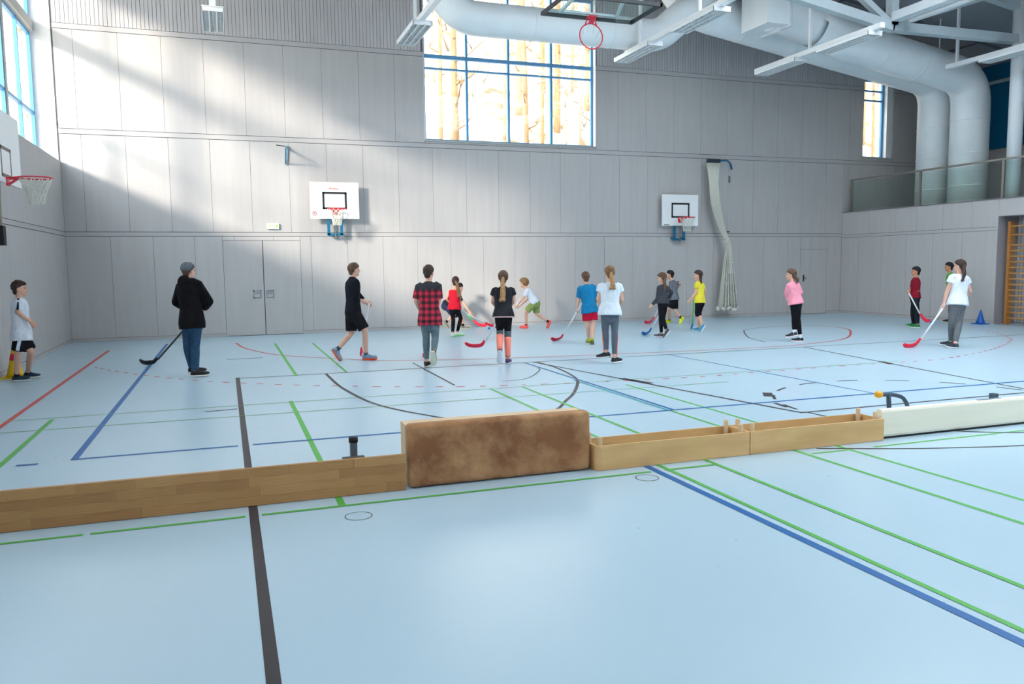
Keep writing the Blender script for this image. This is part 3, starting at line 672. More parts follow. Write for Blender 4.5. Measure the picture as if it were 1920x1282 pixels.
# leather box top on its side
e=empty('padded_vaulting_box',(2.0,5.9,0),'brown worn leather vaulting box top standing on its long side','vaulting box')
bx_=MB(); n=10; prof=[]
xa,xb,za,zb_=1.235,2.745,.006,.49; y0=5.80; th=.12
def rrect(cx0,cx1,cz0,cz1,r,y,n=6):
    o=[]
    for (cx,cz,a0) in ((cx1-r,cz1-r,0),(cx0+r,cz1-r,90),(cx0+r,cz0+r,180),(cx1-r,cz0+r,270)):
        for k in range(n+1):
            a=math.radians(a0+90*k/n); o.append(V((cx+r*math.cos(a),y,cz+r*math.sin(a))))
    return o
rg=[]
for k in range(7):
    a=math.pi/2*k/6; ins=.035*(1-math.sin(a)); rg.append(rrect(xa+ins,xb-ins,za+ins,zb_-ins,.035,y0+.035*(1-math.cos(a))))
rg.append(rrect(xa,xb,za,zb_,.035,y0+.085)); 
LEA=mat('worn_brown_leather',(156,104,64),.6,.3,2.2,(1,1,1),c2=(122,74,44),bump=.15,detail=9,ramp=(.32,.68))
nt=LEA.node_tree; N=nt.nodes; Lk=nt.links
n2=N.new('ShaderNodeTexNoise'); n2.inputs['Scale'].default_value=2.3; n2.inputs['Detail'].default_value=7; n2.inputs['Roughness'].default_value=.65
rp2=N.new('ShaderNodeValToRGB'); rp2.color_ramp.elements[0].position=.40; rp2.color_ramp.elements[1].position=.62; rp2.color_ramp.elements[0].color=(0,0,0,1); rp2.color_ramp.elements[1].color=(.85,.85,.85,1)
mx=N.new('ShaderNodeMix'); mx.data_type='RGBA'; mx.inputs[7].default_value=(*lin((198,152,106)),1)
tc=[q for q in N if q.type=='TEX_COORD'][0]; old=[q for q in N if q.type=='VALTORGB'][0]
mp3=N.new('ShaderNodeMapping'); mp3.inputs['Location'].default_value=(.6,0,.3); Lk.new(tc.outputs['Object'],mp3.inputs[0]); Lk.new(mp3.outputs[0],n2.inputs['Vector']); Lk.new(n2.outputs['Fac'],rp2.inputs[0]); Lk.new(rp2.outputs[0],mx.inputs[0]); Lk.new(old.outputs[0],mx.inputs[6]); Lk.new(mx.outputs[2],N['Principled BSDF'].inputs['Base Color'])
MB().rings(rg[::-1]).build('leather_pad',LEA,e,True)
MB().box((xa+.01,y0+.086,.01),(xb-.01,y0+.30,zb_-.02)).build('wooden_frame',BIRCHE,e)
# open box sections
def boxframe(xa,xb,label,round_left=False):
    ya,yb2,h,t=5.745,6.06,.205,.02
    e=empty('vaulting_box_section',((xa+xb)/2,(ya+yb2)/2,0),label,'vaulting box','open vaulting box sections')
    MB().box((xa+(.05 if round_left else 0),ya,.003),(xb,ya+t,h)).build('front_board',BIRCH,e)
    MB().box((xa,yb2-t,.003),(xb,yb2,h)).build('back_board',BIRCH,e)
    lb=MB()
    if round_left:
        pr_=[(xa+.05-.05*math.sin(math.radians(a)),ya+.05-.05*math.cos(math.radians(a))) for a in range(0,91,15)]; ins=[(xa+.05-.03*math.sin(math.radians(a)),ya+.05-.03*math.cos(math.radians(a))) for a in range(90,-1,-15)]
        lb.prism([(p[0],p[1],.003) for p in (pr_+ins)][::-1],(0,0,1),h-.003)
        lb.box((xa,ya+.05,.003),(xa+t,yb2-t,h))
    else: lb.box((xa,ya+t,.003),(xa+t,yb2-t,h))
    lb.build('end_board',BIRCH,e)
    MB().box((xb-t,ya+t,.003),(xb,yb2-t,h)).build('end_board',BIRCH,e)
    MB().box((xb-.045,ya+.1,h*.45),(xb-.0201,yb2-.1,h*.6)).build('hand_hold',mat('dark_slot',(60,44,30),.8),e)
    for px,py in ((xa+.055,ya+.055),(xb-.06,ya+.05),(xa+.055,yb2-.05),(xb-.06,yb2-.05)):
        MB().tube([(px,py,.05),(px,py,h+.055),(px,py,h+.065)],[.021,.021,.012],12).build('peg',BIRCHE,e,True)
boxframe(2.77,4.243,'open wooden vaulting box section next to the brown leather top',True)
boxframe(4.252,5.735,'open wooden vaulting box section next to the cream bench')
# cream bench
e=empty('gym_bench',(8.0,5.9,0),'cream coloured gym bench tipped on its side with yellow capped hook','bench')
CREAM=mat('cream_lacquer',(244,238,218),.4,.05,2,(.5,1,6)); 
rg=[]; 
prof=[(5.80,.02),(5.79,.04),(5.79,.255),(5.80,.275),(5.815,.28),(5.85,.28),(5.86,.27),(5.86,.02)]
MB().rings([[V((x,p[0],p[1])) for p in prof] for x in (5.755,9.4)]).build('plank',CREAM,e)
MB().box((5.80,5.86,.10),(9.3,6.05,.17)).build('balance_beam',CREAM,e)
MB().box((5.77,5.80,.0),(9.39,5.85,.022)).build('rubber_strip',BLACK,e)
hk=MB(); hk.tube(smooth_path([(6.28,5.98,.20),(6.2,5.98,.33),(6.06,5.98,.375),(5.93,5.98,.385)],4),.02,8); hk.tube([(6.03,5.98,.20),(6.01,5.98,.38)],.022,8); hk.build('hook_arm',mat('dark_blue_steel',(62,84,104),.4),e,True)
MB().ellip((5.89,5.98,.39),((.045,0,0),(0,.04,0),(0,0,.035)),12,8).build('yellow_cap',mat('yellow_cap_plastic',(236,172,40),.4),e,True)
for lx in (7.4,9.1):
    MB().bar((lx,5.98,.02),(lx,5.98,.30),.06,.06,(0,1,0)).build('foot',mat('dark_blue_steel',(62,84,104),.4),e)
MB().bar((7.0,5.83,.283),(7.3,5.83,.283),.03,.006).build('hinge_plate',mat('dull_steel',(150,160,168),.4,.05,metal=.4),e)

# ------------------------------------------------------------------ outside
gr=MB().box((-60,-60,-1.0),(90,90,-.4)).build('ground',mat('dry_leaf_ground',(214,196,170),.9,.2,.3)); tag(gr,'pale leafy ground outside the hall',kind='structure')
hill=MB().add([(-40,26,-.5),(90,26,-.5),(90,76,30.5),(-40,76,30.5),(-40,26,-2),(90,26,-2),(90,76,-2),(-40,76,-2)],[(0,1,2,3),(7,6,5,4),(4,5,1,0),(5,6,2,1),(6,7,3,2),(7,4,0,3)]).build('hill',mat('leaf_slope',(214,206,194),.95,.2,.9,(1,1,.25),c2=(116,94,66),space='World',detail=8,ramp=(.36,.58))); tag(hill,'pale wooded slope behind the hall',kind='structure')
BARK=[mat('pale_bark',(172,156,136),.9,.25,4,(3,3,.5)),mat('tan_bark',(164,140,110),.9,.3,4,(3,3,.5)),mat('ochre_bark',(152,122,88),.9,.3,4,(3,3,.5))]
rnd=random.Random(11)
used=[]
for k in range(120):
    y=26+rnd.random()*24; ang=.20+.95*((k*.618)%1.0); x=y*ang
    if any(math.hypot(x-a,y-c)<1.9 for a,c in used): continue
    used.append((x,y))
    z0=max(-.5,-.5+(y-26)*.62); h=11+rnd.random()*4; r0=.10+rnd.random()*.15
    t=MB(); lx=rnd.uniform(-.4,.4); path=[(x,y,z0-.2),(x+lx*.3,y,z0+h*.4),(x+lx,y+.2,z0+h)]
    t.tube(smooth_path(path,4),[r0*(1-.07*i) for i in range(9)],8)
    for j in range(9):
        zz=z0+h*(.3+.07*j); a=rnd.random()*6.28; L=.5+rnd.random()*.8; s=V((x+lx*.5,y,zz)); q=s+V((math.cos(a)*L,math.sin(a)*L,L*.7))
        t.tube([s,s.lerp(q,.5)+V((0,0,-.1)),q],[r0*.3,r0*.2,.01],5)
        for _ in range(3):
            u=s.lerp(q,.4+.5*rnd.random()); t.tube([u,u+V((rnd.uniform(-.5,.5),rnd.uniform(-.5,.5),rnd.uniform(.1,.6)))],[.02,.006],4)
    tag(t.build('tree',BARK[k%3],None,True),'bare pale tree standing outside beyond the far windows','tree','bare trees beyond the far windows')

# ------------------------------------------------------------------ people
AW=V((math.sin(YAW),math.cos(YAW),0)); RI=V((math.cos(YAW),-math.sin(YAW),0)); ZU=V((0,0,1))
SKIN=mat('light_skin',(226,176,152),.55,.06,8); SKINB=mat('tan_skin',(196,140,106),.55,.06,8); LIPS=mat('lip_skin',(190,110,104),.5,.05); EYE=mat('dark_eye',(40,30,28),.3,.05)
def cloth(name,c,var=.14,scale=9,bump=.25):
    if 'cloth_'+name in _M: return _M['cloth_'+name]
    m=mat('cloth_'+name,c,.85,var,scale,(1,1,1),spec=.15); nt=m.node_tree; N=nt.nodes; L=nt.links      # soft folds
    tc=[q for q in N if q.type=='TEX_COORD'][0]; mp=N.new('ShaderNodeMapping'); mp.inputs['Scale'].default_value=(1,1,.55); mp.inputs['Rotation'].default_value=(.5,.3,0); n=N.new('ShaderNodeTexNoise'); n.inputs['Scale'].default_value=7; n.inputs['Detail'].default_value=3; n.inputs['Distortion'].default_value=1.2
    bp=N.new('ShaderNodeBump'); bp.inputs['Strength'].default_value=.9; bp.inputs['Distance'].default_value=.05
    L.new(tc.outputs['Object'],mp.inputs[0]); L.new(mp.outputs[0],n.inputs['Vector']); L.new(n.outputs['Fac'],bp.inputs['Height']); L.new(bp.outputs[0],N['Principled BSDF'].inputs['Normal']); return m
def hairm(name,c,c2): return mat('hair_'+name,c,.55,.3,14,(6,6,1.2),c2=c2,bump=.5,spec=.3)
H_DARK=hairm('dark_brown',(74,54,46),(44,32,28)); H_BRN=hairm('brown',(112,84,66),(72,52,42)); H_LT=hairm('light_brown',(150,112,78),(98,70,52)); H_BLK=hairm('black',(42,34,34),(24,20,22)); H_BLD=hairm('dark_blond',(158,122,82),(112,82,56))
def person(label, depth_ref, H, yaw, look, J, skin=SKIN, hair=None, tail=None, tail_m=None, vol=0.0, bob=False, beanie=None, top=None, bottom=None, shoes=None, sock=None, arm_w=1.0, lean_w=1.0, hood=None, group=None):
    """depth_ref: picture point of the foot on the floor. J: joints as picture points with a distance offset in metres."""
    g=onz(*depth_ref); D0=depth(g); s=H/1.7
    root=empty('person',(g.x,g.y,0),label,'person','players on the hockey court')
    def P(j):
        u,v=j[0],j[1]; d=j[2] if len(j)>2 else 0.0; return atd(u,v,D0+d)
    y=math.radians(yaw); fwd=AW*math.cos(y)+RI*math.sin(y); left=-(RI*math.cos(y)-AW*math.sin(y))
    pel=P(J['pel']); neck=P(J['neck']); head=P(J['head'])
    spine=(neck-pel); sl=spine.length; su=spine.normalized()
    tf=(fwd-su*fwd.dot(su)).normalized(); tl=su.cross(tf)           # torso front and left
    if tl.dot(left)<0: tl=-tl
    def ring(c,hw,hd,n=20,p=2.3):
        o=[]
        for k in range(n):
            a=2*math.pi*k/n; ca,sa=math.cos(a),math.sin(a)
            o.append(c+tl*hw*math.copysign(abs(ca)**(2/p),ca)+tf*hd*math.copysign(abs(sa)**(2/p),sa))
        return o
    TOR=[(-.16,.10,.085),(-.10,.150,.105),(0,.158,.112),(.14,.150,.105),(.34,.128,.095),(.55,.143,.104),(.74,.162,.110),(.88,.165,.095),(.96,.11,.072),(1.0,.062,.058)]
    def torso(mb,f0,f1,inf,flare=0.0):
        rs=[]; fs=[f0]+[t[0] for t in TOR if f0<t[0]<f1]+[f1]
        for f in fs:
            for a,b in zip(TOR[:-1],TOR[1:]):
                if a[0]<=f<=b[0]: t=(f-a[0])/(b[0]-a[0]); hw=a[1]+(b[1]-a[1])*t; hd=a[2]+(b[2]-a[2])*t; break
            else: hw,hd=(TOR[0][1:] if f<TOR[0][0] else TOR[-1][1:])
            k=flare*max(0,(.5-f))
            if f<-.1: hw=max(hw,.150); hd=max(hd,.105)
            rs.append(ring(pel+su*sl*f,(hw*s+inf+k)*lean_w,(hd*s+inf+k)*lean_w))
        mb.rings(rs)
    sh=neck-su*(.072*s); SL_=sh+tl*.156*s; SR_=sh-tl*.156*s
    hl=pel-su*.03*s+tl*.082*s; hr=pel-su*.03*s-tl*.082*s
    arms=[]
    for S_,e,w in ((SL_,'eL','wL'),(SR_,'eR','wR')): arms.append((S_,P(J[e]),P(J[w])))
    legs=[]
    for h_,k,a,t in ((hl,'kL','aL','tL'),(hr,'kR','aR','tR')):
        an=J[a]
        if len(an)>2 and an[2]=='g': A=onz(an[0],an[1],.085*s)
        else: A=P(an)
        tt=J[t]
        if len(tt)>2 and tt[2]=='g': T=onz(tt[0],tt[1],.022)
        elif tt[0]=='dir': T=None
        else: T=P(tt)
        kn=P(J[k])
        if T is None:
            th=math.radians(tt[1]); e=AW*math.cos(th)+RI*math.sin(th); e=(e*math.cos(math.radians(tt[2] if len(tt)>2 else 0))-ZU*math.sin(math.radians(tt[2] if len(tt)>2 else 0))).normalized()
        else:
            e=(T-A+ZU*.06*s).normalized()
        if A.z<.085*s: A.z=.085*s
        legs.append((h_,kn,A,e))
    # --- body: one skin
    b=MB(); torso(b,-.16,1.0,0)
    b.caps(neck-su*.07*s,head-ZU*.02,.056*s,.052*s)
    lk=math.radians(look); hf=AW*math.cos(lk)+RI*math.sin(lk); hlft=-(RI*math.cos(lk)-AW*math.sin(lk)); hu=ZU.copy()
    tilt=J.get('tilt',0); hf,hu=(hf*math.cos(tilt)-hu*math.sin(tilt)),(hu*math.cos(tilt)+hf*math.sin(tilt))
    q=.92+.08*s; q*=J.get('hs',1.0)
    hp=lambda f,l,u: head+hf*f*q+hlft*l*q+hu*u*q
    b.ellip(hp(-.008,0,.028),(hf*.094*q,hlft*.074*q,hu*.083*q),18,14); b.ellip(hp(.022,0,-.045),(hf*.066*q,hlft*.058*q,hu*.070*q),16,12)
    b.caps(hp(.088,0,.0),hp(.102,0,-.028),.010*q,.014*q,8); b.ellip(hp(.062,0,-.092),(hf*.026*q,hlft*.026*q,hu*.020*q),10,8)
    for k in (-1,1): b.ellip(hp(-.002,k*.076,-.012),(hf*.022*q,hlft*.010*q,hu*.032*q),10,8)
    hands=[]
    for i,(S_,E_,W_) in enumerate(arms):
        b.caps(S_,E_,.050*s,.040*s); b.caps(E_,W_,.039*s,.027*s)
        fd=(W_-E_).normalized(); side=tl*(1 if i==0 else -1)
        pn=(-side-fd*(-side).dot(fd)); pn=(pn if pn.length>.2 else (tf-fd*tf.dot(fd))).normalized(); lt=fd.cross(pn)
        c=W_+fd*.052*s
        b.ellip(c,(fd*.050*s,lt*.040*s,pn*.017*s),12,8)
        for j,(o_,L_) in enumerate(((-.030,.060),(-.010,.070),(.010,.066),(.029,.052))):
            r_=.0088*s; k0=c+fd*.040*s+lt*o_*s; k1=k0+(fd*.75+pn*.66)*L_*.5*s; k2=k1+(pn*.95-fd*.25)*L_*.42*s; k3=k2+(-fd*.8+pn*.3)*L_*.26*s
            b.caps(k0,k1,r_,r_*.95,8); b.caps(k1,k2,r_*.95,r_*.9,8); b.caps(k2,k3,r_*.9,r_*.8,8)
        up_=lt if lt.dot(tf)>0 else -lt
        k0=c-fd*.018*s+up_*.030*s; k1=k0+(fd*.5+up_*.55+pn*.5)*.040*s; k2=k1+(fd*.4+pn*.8-up_*.25)*.034*s
        b.caps(k0,k1,.0125*s,.0105*s,8); b.caps(k1,k2,.0105*s,.009*s,8)
        hands.append(c+pn*.03*s)
    for (h_,kn,A,e) in legs:
        b.caps(h_,kn,.078*s,.053*s); b.caps(kn,kn.lerp(A,.3),.050*s,.053*s); b.caps(kn.lerp(A,.3),A,.053*s,.034*s)
        b.caps(A-ZU*.02*s,A+e*.12*s-ZU*.045*s,.034*s,.03*s)
    remesh(b.build('body',skin,root,True),.0085,3)
    for k in (-1,1): MB().ellip(hp(.078,k*.031,.008),(hf*.009,hlft*.014,hu*.008),8,6).build('eye',EYE,root,True)
    MB().ellip(hp(.082,0,-.055),(hf*.008,hlft*.024,hu*.007),8,6).build('mouth',LIPS,root,True)
    # --- hair or hat
    rr=random.Random(int(g.x*1000))
    if hair:
        low=-.95 if bob else -.55
        ph=[rr.random()*6 for _ in range(4)]
        def fn(a,l,z):
            n=math.hypot(math.hypot(a,l),z) or 1
            ks=((1.01,.30),(.55,.26),(.25,.0),(0,-.30),(-.3,-.75),(-1.01,-1.02)) if not bob else ((1.01,.42),(.6,.30),(.35,-.45),(0,-.95),(-.3,-1.1),(-1.01,-1.1))
            for (a1,z1),(a0,z0) in zip(ks[:-1],ks[1:]):
                if a0<=a<=a1: hlz=z0+(z1-z0)*(a-a0)/(a1-a0); break
            else: hlz=.4
            t=max(0,min(1,(z-hlz)/.18+.5)); nz=.02*math.sin(7*a+ph[0])*math.sin(9*l+ph[1])+.018*math.sin(13*z+ph[2]+5*a)
            return .90+t*(.26+vol+nz*(2.4+6*vol)+.10*max(0,z)+(.12 if bob else 0))
        m=MB().ellip(hp(-.010,0,.026),(hf*.096*q,hlft*.077*q,hu*.086*q),28,22,fn)
        m.ellip(hp(-.058,0,-.050),(hf*.040*q,hlft*.058*q,hu*.045*q),12,8)
        if tail:
            pts=[hp(-.085,0,.045)]+[P(t_) for t_ in tail]; n_=len(pts); rad=[.024*q]+[(.036 if i<n_-2 else .046)*q for i in range(n_-2)]+[.014*q]
            pts2=smooth_path(pts,4); rad2=[rad[min(int(i/4),n_-2)]*(1-(i%4)/4)+rad[min(int(i/4)+1,n_-1)]*((i%4)/4) for i in range(len(pts2))]
            tm=MB().tube(pts2,rad2,10)
            for k in range(5):
                o_=hlft*(.02*(k-2)*q); tm.tube([a_+o_*(i_/len(pts2))*1.2 for i_,a_ in enumerate(pts2)]+[pts2[-1]+o_*1.5-ZU*(.03+.015*(k%2))],[r_*.45 for r_ in rad2]+[.004],7)
            remesh(tm.build('ponytail',tail_m or hair,root,True),.008,1)
            MB().tube([pts2[1]+(pts2[0]-pts2[2])*.1,pts2[1]-(pts2[0]-pts2[2])*.1],.030*q,10).build('hair_band',cloth('band',(60,40,44),.1),root,True)
        remesh(m.build('hair',hair,root,True),.009,2)
    if beanie:
        def fb_(a,l,z):
            hlz=.18 if a>0 else -.25
            t=max(0,min(1,(z-hlz)/.15+.5)); return .90+t*(.34+(.2*max(0,-a)*max(0,z+.2)))
        remesh(MB().ellip(hp(-.014,0,.03),(hf*.096*q,hlft*.076*q,hu*.088*q),26,20,fb_).build('beanie',beanie,root,True),.009,2)
    # --- clothes
    def sleeve(mb,arm,fr,r0,r1):
        S_,E_,W_=arm
        S0=S_+(neck-S_)*.35
        if fr<=1: mb.tube([S0,S_,S_.lerp(E_,fr*.55),S_.lerp(E_,fr)],[r0*.9,r0,(r0+r1)/2,r1],14)
        else:
            mb.tube([S0,S_,S_.lerp(E_,.5),E_],[r0*.9,r0,r0*.95,r0*.9],14); mb.ellip(E_,((r0*.9,0,0),(0,r0*.9,0),(0,0,r0*.9))); mb.tube([E_,E_.lerp(W_,.5),E_.lerp(W_,fr-1)],[r0*.9,r0*.8,r1],14)
    if top:
        m=MB(); torso(m,top.get('hem',-.12),.985 if not top.get('tank') else .93,top.get('inf',.016),top.get('flare',.05))
        if top.get('collar'): m.tube([neck-su*.04,neck+su*.03],[.066*s,.062*s],14)
        if top.get('sl',0)>0:
            for a in arms: sleeve(m,a,top['sl'],top.get('r0',.068)*s,top.get('r1',.064)*s)
            m.caps(SL_,SR_,.056*s,.056*s); m.tube([neck-su*.06*s,neck-su*.01*s,neck+su*.014*s],[.098*s,.074*s,.064*s],16)
        elif top.get('tank'):
            for k in (-1,1): m.caps(sh+tl*k*.10*s-su*.10*s,sh+tl*k*.085*s+su*.02*s,.05*s,.045*s)
        remesh(m.build(top['name'],top['m'],root,True),.011,3)
        if top.get('hood'):
            m=MB(); c=neck-tf*.10*s-su*.02*s
            m.ellip(c,(tl*.12*s,tf*.055*s,su*.10*s),16,12); m.tube([neck+(tl*math.cos(a)*.105+tf*math.sin(a)*.085)*s-su*.0*s-tf*.02*s for a in [k*math.pi/8 for k in range(16)]],.032*s,8,closed=True)
            remesh(m.build('hood',top['m'],root,True),.011,3)
        if top.get('trim'):
            fz=top.get('hem',-.12); rs=[ring(pel+su*sl*(fz+d_),((.152)*s+.024+.05*.6)*lean_w,((.108)*s+.024+.05*.6)*lean_w) for d_ in (-.005,.025)]
            MB().rings(rs).build('hem_trim',top['trim'],root,True)
        if top.get('stripe'):
            S_,E_,W_=arms[top.get('stripe_arm',0)]; o_=(tl*(1 if top.get('stripe_arm',0)==0 else -1))*.066*s
            MB().tube([neck-su*.03+o_*.35+su*.02,S_+su*.055*s+o_*.6,S_.lerp(E_,.5)+o_*1.03,S_.lerp(E_,top['sl'])+o_*1.0],.018*s,8).build('shoulder_stripe',top['stripe'],root,True)
    if bottom:
        fr=bottom['len']; inf=bottom.get('inf',.010); m=MB(); torso(m,-.16,.12,inf)
        m.ellip(pel-su*.09*s,(tl*(.14*s+inf),tf*(.10*s+inf),su*.10*s),16,10)
        for (h_,kn,A,e) in legs:
            r1=.078*s+inf
            if fr<=1:
                f1=bottom.get('flare',0); m.tube([h_+ZU*.03,h_.lerp(kn,.25),h_.lerp(kn,fr)],[r1*.98,r1+f1*.4,(.078+(.053-.078)*fr)*s+inf+f1],16)
            else:
                m.caps(h_,kn,r1,.053*s+inf); 
                k_=fr-1; mid=kn.lerp(A,.3*k_/1.0 if k_<1 else .3)
                m.caps(kn,mid,.052*s+inf,.054*s+inf); m.tube([mid,kn.lerp(A,k_)],[.053*s+inf,(.053-.019*k_)*s+inf+bottom.get('flare',0)],14)
        remesh(m.build(bottom['name'],bottom['m'],root,True),.011,3)
        for (f0,f1,pm,pi) in bottom.get('bands',()):
            for (h_,kn,A,e) in legs:
                def pt(f): return h_.lerp(kn,f) if f<=1 else kn.lerp(A,f-1)
                def rd(f): return (.078-.025*f)*s+pi if f<=1 else (.053-.016*max(0,(f-1.3)/.7))*s+pi
                fs=[f0+(f1-f0)*i/5 for i in range(6)]
                MB().tube([pt(f) for f in fs],[rd(f) for f in fs],18).build('legging_panel',pm,root,True)
        if bottom.get('side'):
            for i,(h_,kn,A,e) in enumerate(legs):
                o_=tl*(1 if i==0 else -1)
                MB().tube([kn.lerp(A,f)+o_*(.040*s) for f in (0.0,.3,.6,.92)],[.022*s,.026*s,.020*s,.014*s],10).build('side_panel',bottom['side'],root,True)
        if bottom.get('stripe'):
            for i,(h_,kn,A,e) in enumerate(legs):
                o_=tl*(1 if i==0 else -1); r1=(.085*s+inf+bottom.get('flare',0)*.5)
                MB().bar(h_+o_*(r1*.9),h_.lerp(kn,fr)+o_*r1*1.02,.045,.012,tuple(o_)).build('side_stripe',bottom['stripe'],root)
    # --- shoes
    for i,(h_,kn,A,e) in enumerate(legs):
        uv=ZU-e*e.z
        if uv.length<.25: uv=(kn-A).normalized(); uv=uv-e*uv.dot(e)
        u_=uv.normalized(); l_=u_.cross(e).normalized()
        base=A-u_*.085*s-e*.055*s
        L_=.255*s
        secs=[(-.03,.028,.066,.004),(.06,.038,.084,0),(.22,.041,.100,0),(.40,.043,.098,0),(.58,.049,.080,0),(.78,.051,.066,.004),(.92,.041,.054,.010),(1.0,.020,.036,.018)]
        def sec(t,hw,hh,lift,z0,z1,k=1.0):
            c=base+e*L_*t; o=[]
            for j in range(14):
                a=2*math.pi*j/14; ca,sa=math.cos(a),math.sin(a); zz=(z0+z1)/2+(z1-z0)/2*math.copysign(abs(sa)**.8,sa)
                o.append(c+l_*hw*k*s*math.copysign(abs(ca)**.7,ca)+u_*(zz*s+lift*s))
            return o
        up_m,so_m=shoes[:2] if not isinstance(shoes,dict) else shoes[i]
        sh_=MB().rings([sec(t,hw,hh,lf,.022,hh+.012) for t,hw,hh,lf in secs]); sh_.tube([A-u_*.03*s-e*.012*s,A+u_*.015*s-e*.012*s],[.046*s,.042*s],14)
        so=sh_.build('shoe',up_m,root,True)
        MB().rings([sec(t,hw,hh,lf*.8,.0,.034,1.09) for t,hw,hh,lf in secs]).build('sole',so_m,so,True)
        if sock:
            d_=(kn-A).normalized(); MB().tube([A-d_*.03,A+d_*.05*s,A+d_*sock[1]*s],[.041*s,.040*s,.043*s],14).build('sock',sock[0],root,True)
    return dict(hands=hands,root=root,legs=legs,arms=arms,D0=D0,s=s)

def stick(label, heel, toe, top, shaft_m, blade_m, lift=0.0, grip=None, tip_m=None, group='hockey sticks'):
    """heel, toe: points where the blade meets the floor; top: upper end of the shaft"""
    heel=V(heel); toe=V(toe); top=V(top)
    e=empty('hockey_stick',(heel.x,heel.y,0),label,'hockey stick',group)
    bd=(toe-heel).normalized(); sd=(top-heel).normalized(); L=min((toe-heel).length,.30)
    neck=heel+sd*.20+bd*.0
    MB().tube([neck,top],[.0165,.0165],10).build('shaft',shaft_m,e,True)
    if tip_m: MB().tube([top-sd*.28,top+sd*.005],.0165,10).build('grip_tape',tip_m,e,True)
    pts=[neck-sd*.03,heel+sd*.09,heel+sd*.045+bd*.015,heel+bd*.05+ZU*.012,heel+bd*L*.5+ZU*.0,heel+bd*L*.8+ZU*.012,heel+bd*L+ZU*.045]
    pts=smooth_path(pts,3); n=len(pts); nrm=bd.cross(sd)
    if nrm.length<.05: nrm=bd.cross(ZU)
    nrm.normalize(); rs=[]
    for i,p in enumerate(pts):
        t=(pts[min(i+1,n-1)]-pts[max(i-1,0)]).normalized(); w=nrm.cross(t).normalized(); f=i/(n-1)
        hh=(.022+.018*min(1,f*2)) if f<.93 else .026; th=.016 if f<.4 else .013
        c=p+ZU*(.032+lift)
        rs.append([c+w*hh*math.cos(a)*1.0+nrm*th*math.sin(a) for a in [math.pi/4+k*math.pi/2 for k in range(4)]] if 0 else [c-w*hh-nrm*th*.6,c-w*hh*.6-nrm*th,c+w*hh*.6-nrm*th,c+w*hh-nrm*th*.6,c+w*hh+nrm*th*.6,c+w*hh*.6+nrm*th,c-w*hh*.6+nrm*th,c-w*hh+nrm*th*.6])
    MB().rings(rs).build('blade',blade_m,e,True)
    return e
ST_W=mat('white_shaft',(238,240,244),.4,.04); ST_G=mat('green_shaft',(96,214,110),.4,.05); ST_K=mat('black_carbon',(26,26,30),.4,.1); BL_R=mat('red_blade',(236,40,70),.4,.05); BL_B=mat('blue_blade',(24,122,194),.4,.05)
shoe=lambda n,a,b: (mat('shoe_'+n,a,.7,.15,20),mat('sole_'+n,b,.6,.05))
black=cloth('black',(26,26,32),.3); navy=cloth('navy',(34,40,66),.2)

# boy at the ledge wall
person('boy in white shirt with dark shoulder stripe and black shorts by the ledge wall',(46,718),1.53,62,75,dict(
  head=(37,541),neck=(36,560),pel=(40,626),eL=(48,586,.14),wL=(58,603,.16),eR=(33,585,-.14),wR=(55,602,-.10),
  kL=(58,659,.06),aL=(52,700,'g'),tL=('dir',80),kR=(33,662,-.05),aR=(31,706,'g'),tR=('dir',75)),
  hair=H_DARK,top=dict(name='shirt',m=cloth('white',(226,232,242),.06),sl=.78,hem=-.20,inf=.024,flare=.05,r0=.074,r1=.072,stripe=navy,stripe_arm=1),
  bottom=dict(name='shorts',m=black,len=.86,inf=.022,flare=.02,stripe=cloth('white',(226,232,242),.06)),shoes=shoe('dark_teal',(42,66,84),(224,226,224)),sock=(black,.07))
# coach
c=person('man in grey beanie, black hooded jacket and blue jeans, with a black stick',(372,705),1.76,22,30,dict(
  head=(354,508),neck=(354,526),pel=(360,605),eL=(331,566,.05),wL=(352,580,.24),eR=(391,565,.02),wR=(384,578,.22),
  kL=(352,652,.05),aL=(361,690,.12),tL=('dir',60),kR=(366,650),aR=(366,696,'g'),tR=('dir',75)),
  beanie=cloth('heather_grey',(108,118,126),.35,40),hair=H_BRN,top=dict(name='jacket',m=cloth('coal',(20,20,24),.35),sl=1.95,hem=-.14,inf=.036,flare=.03,r0=.080,r1=.050,hood=True),
  bottom=dict(name='jeans',m=cloth('denim',(50,82,112),.35,30),len=1.97,inf=.014,flare=.006),shoes=shoe('black',(34,34,38),(226,226,222)))
hl_=onz(287,684,.02); stick('black hockey stick with black blade held by the man in the beanie',hl_,onz(244,682,.02),c['hands'][1]+V((.02,.03,.02)),ST_K,ST_K)
# boy in black
c=person('boy in black shirt and shorts with orange soled shoes, striding right',(690,677),1.72,55,60,dict(
  head=(664,506),neck=(661,522),pel=(662,585),eL=(676,558,.18),wL=(686,566,.26),eR=(668,560,-.12),wR=(679,564,.02),
  kL=(659,623,.08),aL=(632,656,.06),tL=('dir',88,58),kR=(684,619,-.06),aR=(686,666,'g'),tR=('dir',88)),
  hair=H_BRN,top=dict(name='shirt',m=cloth('ink',(22,26,36),.3),sl=1.15,hem=-.10,inf=.012,flare=.02,r0=.060,r1=.044,collar=True),
  bottom=dict(name='shorts',m=black,len=.92,inf=.018,flare=.028),shoes=shoe('grey_orange',(140,160,184),(244,92,48)),sock=(cloth('slate',(88,100,112),.1),.07))
b0=onz(676,668,.0); stick('hockey stick with red blade half hidden behind the leg of the boy in black',b0,onz(680,667,.0)+V((.03,.18,0)),c['hands'][0],ST_W,BL_R)
